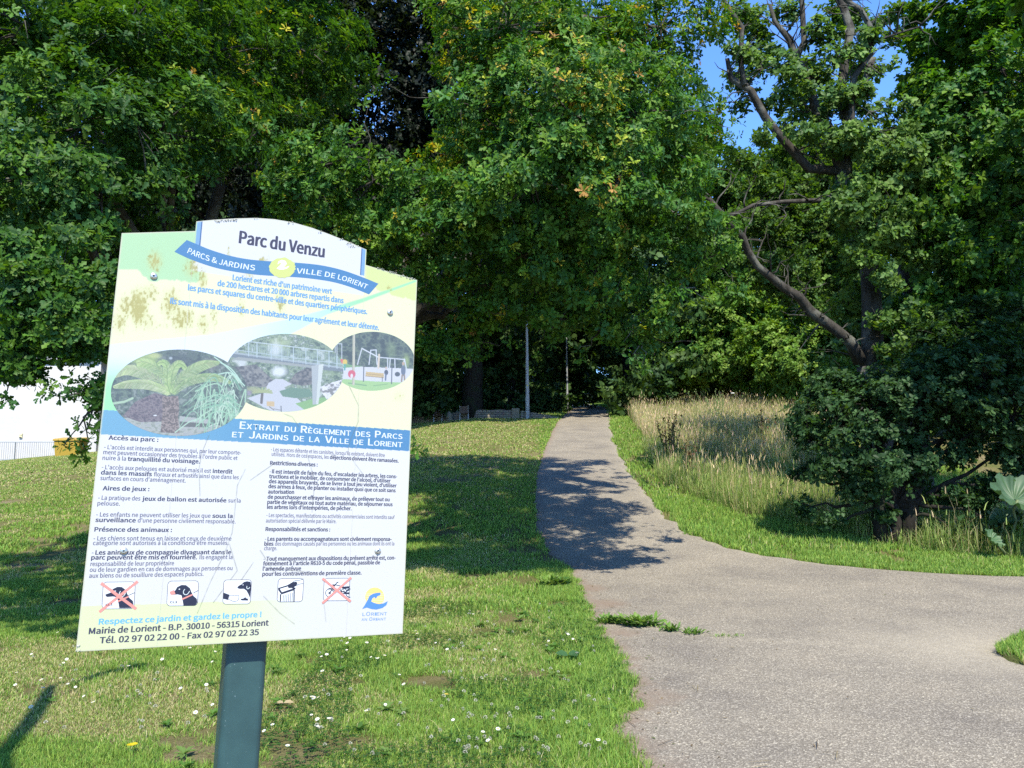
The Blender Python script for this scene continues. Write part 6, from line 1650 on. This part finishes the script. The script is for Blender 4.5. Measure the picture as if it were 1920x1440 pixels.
def gunnera():
    rg = np.random.default_rng(81); d = 11.9
    b = at(1905, 1020, d); base = np.array([b[0], d, float(ter(b[0], d))]); root = empty('gunnera', base, 'giant rhubarb plant with huge ribbed leaves at the right edge', 'plant')
    M = leaf_mat('gunnera_leaf', .5, .2, .4, (1.1, 1.2, .6)); MS = mat('gunnera_stalk', (.1, .13, .05, 1), .7)
    for (px, py, dd, rad, tilt, yaw, col) in [(1908,930,11.8,.42,.75,.1,(.05,.1,.045)), (1862,1010,11.7,.17,.9,.6,(.06,.12,.05)), (1880,970,12.0,.2,.6,-.4,(.05,.1,.045)), (1960,900,12.2,.5,.5,-.3,(.06,.11,.055)), (1950,1000,11.7,.3,.9,.3,(.06,.115,.05))]:
        c = at(px, py, dd); n, k = 66, 9; V, Fs = [], []
        for j in range(n):
            a = 2*math.pi*j/n; lob = 1 + .13*math.cos(a*7) + .05*math.sin(a*23) + rg.uniform(-.02, .02)
            for i in range(k):
                q = (i+.3)/k*rad*(lob if i > 4 else 1 + (lob-1)*i/6); V.append((q*math.cos(a), q*math.sin(a), .1*rad*math.cos(a*14)*(i/k) + .5*rad*(i/k)**2 - .2*rad))
        Fs = [(j*k+i, ((j+1) % n)*k+i, ((j+1) % n)*k+i+1, j*k+i+1) for j in range(n) for i in range(k-1)]
        Rm = Matrix.Rotation(yaw, 3, 'Z') @ Matrix.Rotation(tilt, 3, 'X'); V = np.array([tuple(Rm @ Vector(v)) for v in V]) + c - base
        link(bpy.data.objects.new('leaf', np_mesh('leaf', V, np.array(Fs), M, np.tile(col, (len(V), 1)) * (1 + rg.uniform(-.12, .12, (len(V), 1))), smooth=True)), root)
        mb = MB(); mb.tube(wiggle(rg, (rg.normal()*.1, .1, -.05), c - base - np.array([0, 0, .06]), 6, .08, .05), [.03, .028, .025, .022, .02, .018], 7); mb.build('stalk', MS, root, smooth=True)
    # red flowering plant at its foot
    p = ground(1888, 1018); b2 = np.array([p[0], p[1], float(ter(p[0], p[1]))]); r2 = empty('red_flower', b2, 'dark red flower cluster low by the gunnera', 'flower')
    n = 120; P = rg.normal(size=(n, 3))*np.array([.13, .08, .04]) + np.array([0, 0, .2]); V, Fa, C = leaves(P, norm(rg.normal(size=(n, 3))+np.array([0, -.3, .5])), norm(rg.normal(size=(n, 3))), rg.uniform(.03, .06, n), KITE, pick(rg, n, [(.12, .015, .03), (.18, .03, .05), (.07, .02, .03)]))
    link(bpy.data.objects.new('petals', np_mesh('petals', V, Fa, M_LEAF, C)), r2)
    mb = MB(); [mb.tube([(rg.normal()*.03, 0, -.05), (rg.normal()*.1, rg.normal()*.05, .2)], [.008, .004], 5) for k in range(6)]; mb.build('stem', bpy.data.materials['flower_stem'], r2)
    # tall flowering weeds in the meadow
    def spike(px, py, h, w, cols, lab, nm, n=300):
        d = float(ground(px, py)[1])
        q = at(px, py, d); b = np.array([q[0], d, float(ter(q[0], d))]); k_ = rg.integers(0, 14, n); zz = rg.uniform(.1, 1, n)**.8; bx, by = rg.normal(size=14)*w, rg.normal(size=14)*w*.6; n_h = rg.uniform(.7, 1.1, 14); P = np.stack([bx[k_]*(.3+zz) + rg.normal(size=n)*.018, by[k_]*(.3+zz) + rg.normal(size=n)*.018, zz*h*n_h[k_]], 1); V, Fa, C = leaves(P, norm(rg.normal(size=(n, 3))*.5+np.array([0, 0, 1.])), norm(rg.normal(size=(n, 3))), rg.uniform(.03, .07, n), KITE, pick(rg, n, cols))
        r_ = empty(nm, b, lab, 'plant'); link(bpy.data.objects.new('foliage', np_mesh('foliage', V, Fa, M_FARLEAF, C)), r_)
        mb = MB(); [mb.tube([(bx[k]*.3, by[k]*.3, -.05), (bx[k]*1.3, by[k]*1.3, h*n_h[k]*.97)], [.01, .004], 5) for k in range(14)]; mb.build('stem', MS, r_)
    spike(1258, 872, 1.35, .2, [(.09, .06, .03), (.13, .09, .045), (.06, .055, .025)], 'brown seeding dock clump at the meadow edge', 'dock_clump', 900)
    spike(1432, 850, 1.3, .12, [(.2, .07, .05), (.16, .09, .04), (.12, .08, .04)], 'reddish dock stalks in the straw meadow', 'dock_clump', 420)
    spike(1296, 900, .95, .1, [(.16, .07, .05), (.13, .1, .05)], 'thin reddish dock stalk low in the meadow', 'dock_clump', 260)
    spike(1350, 805, 1.55, .4, [(.13, .2, .06), (.16, .22, .09), (.2, .23, .11)], 'green thistle clump rising above the meadow', 'thistle_clump', 700)
    du = float(ground(1373, 800)[1]); q = at(1373, 738, du); mb = MB(); r_ = empty('umbel_flower', (q[0], du, float(ter(q[0], du))), 'single white umbel flower above the thistle clump', 'flower'); hh = q[2] - float(ter(q[0], du))
    mb.tube([(0, 0, 0), (.02, 0, hh)], [.008, .005], 6); mb.build('stem', MS, r_); mb = MB(); mb.lathe([(.02, -.02), (.08, .0), (.09, .015), (.05, .035), (.0, .04)], (.02, 0, hh), 14); mb.build('umbel', mat('umbel_white', (.75, .75, .68, 1), .8), r_)
gunnera()
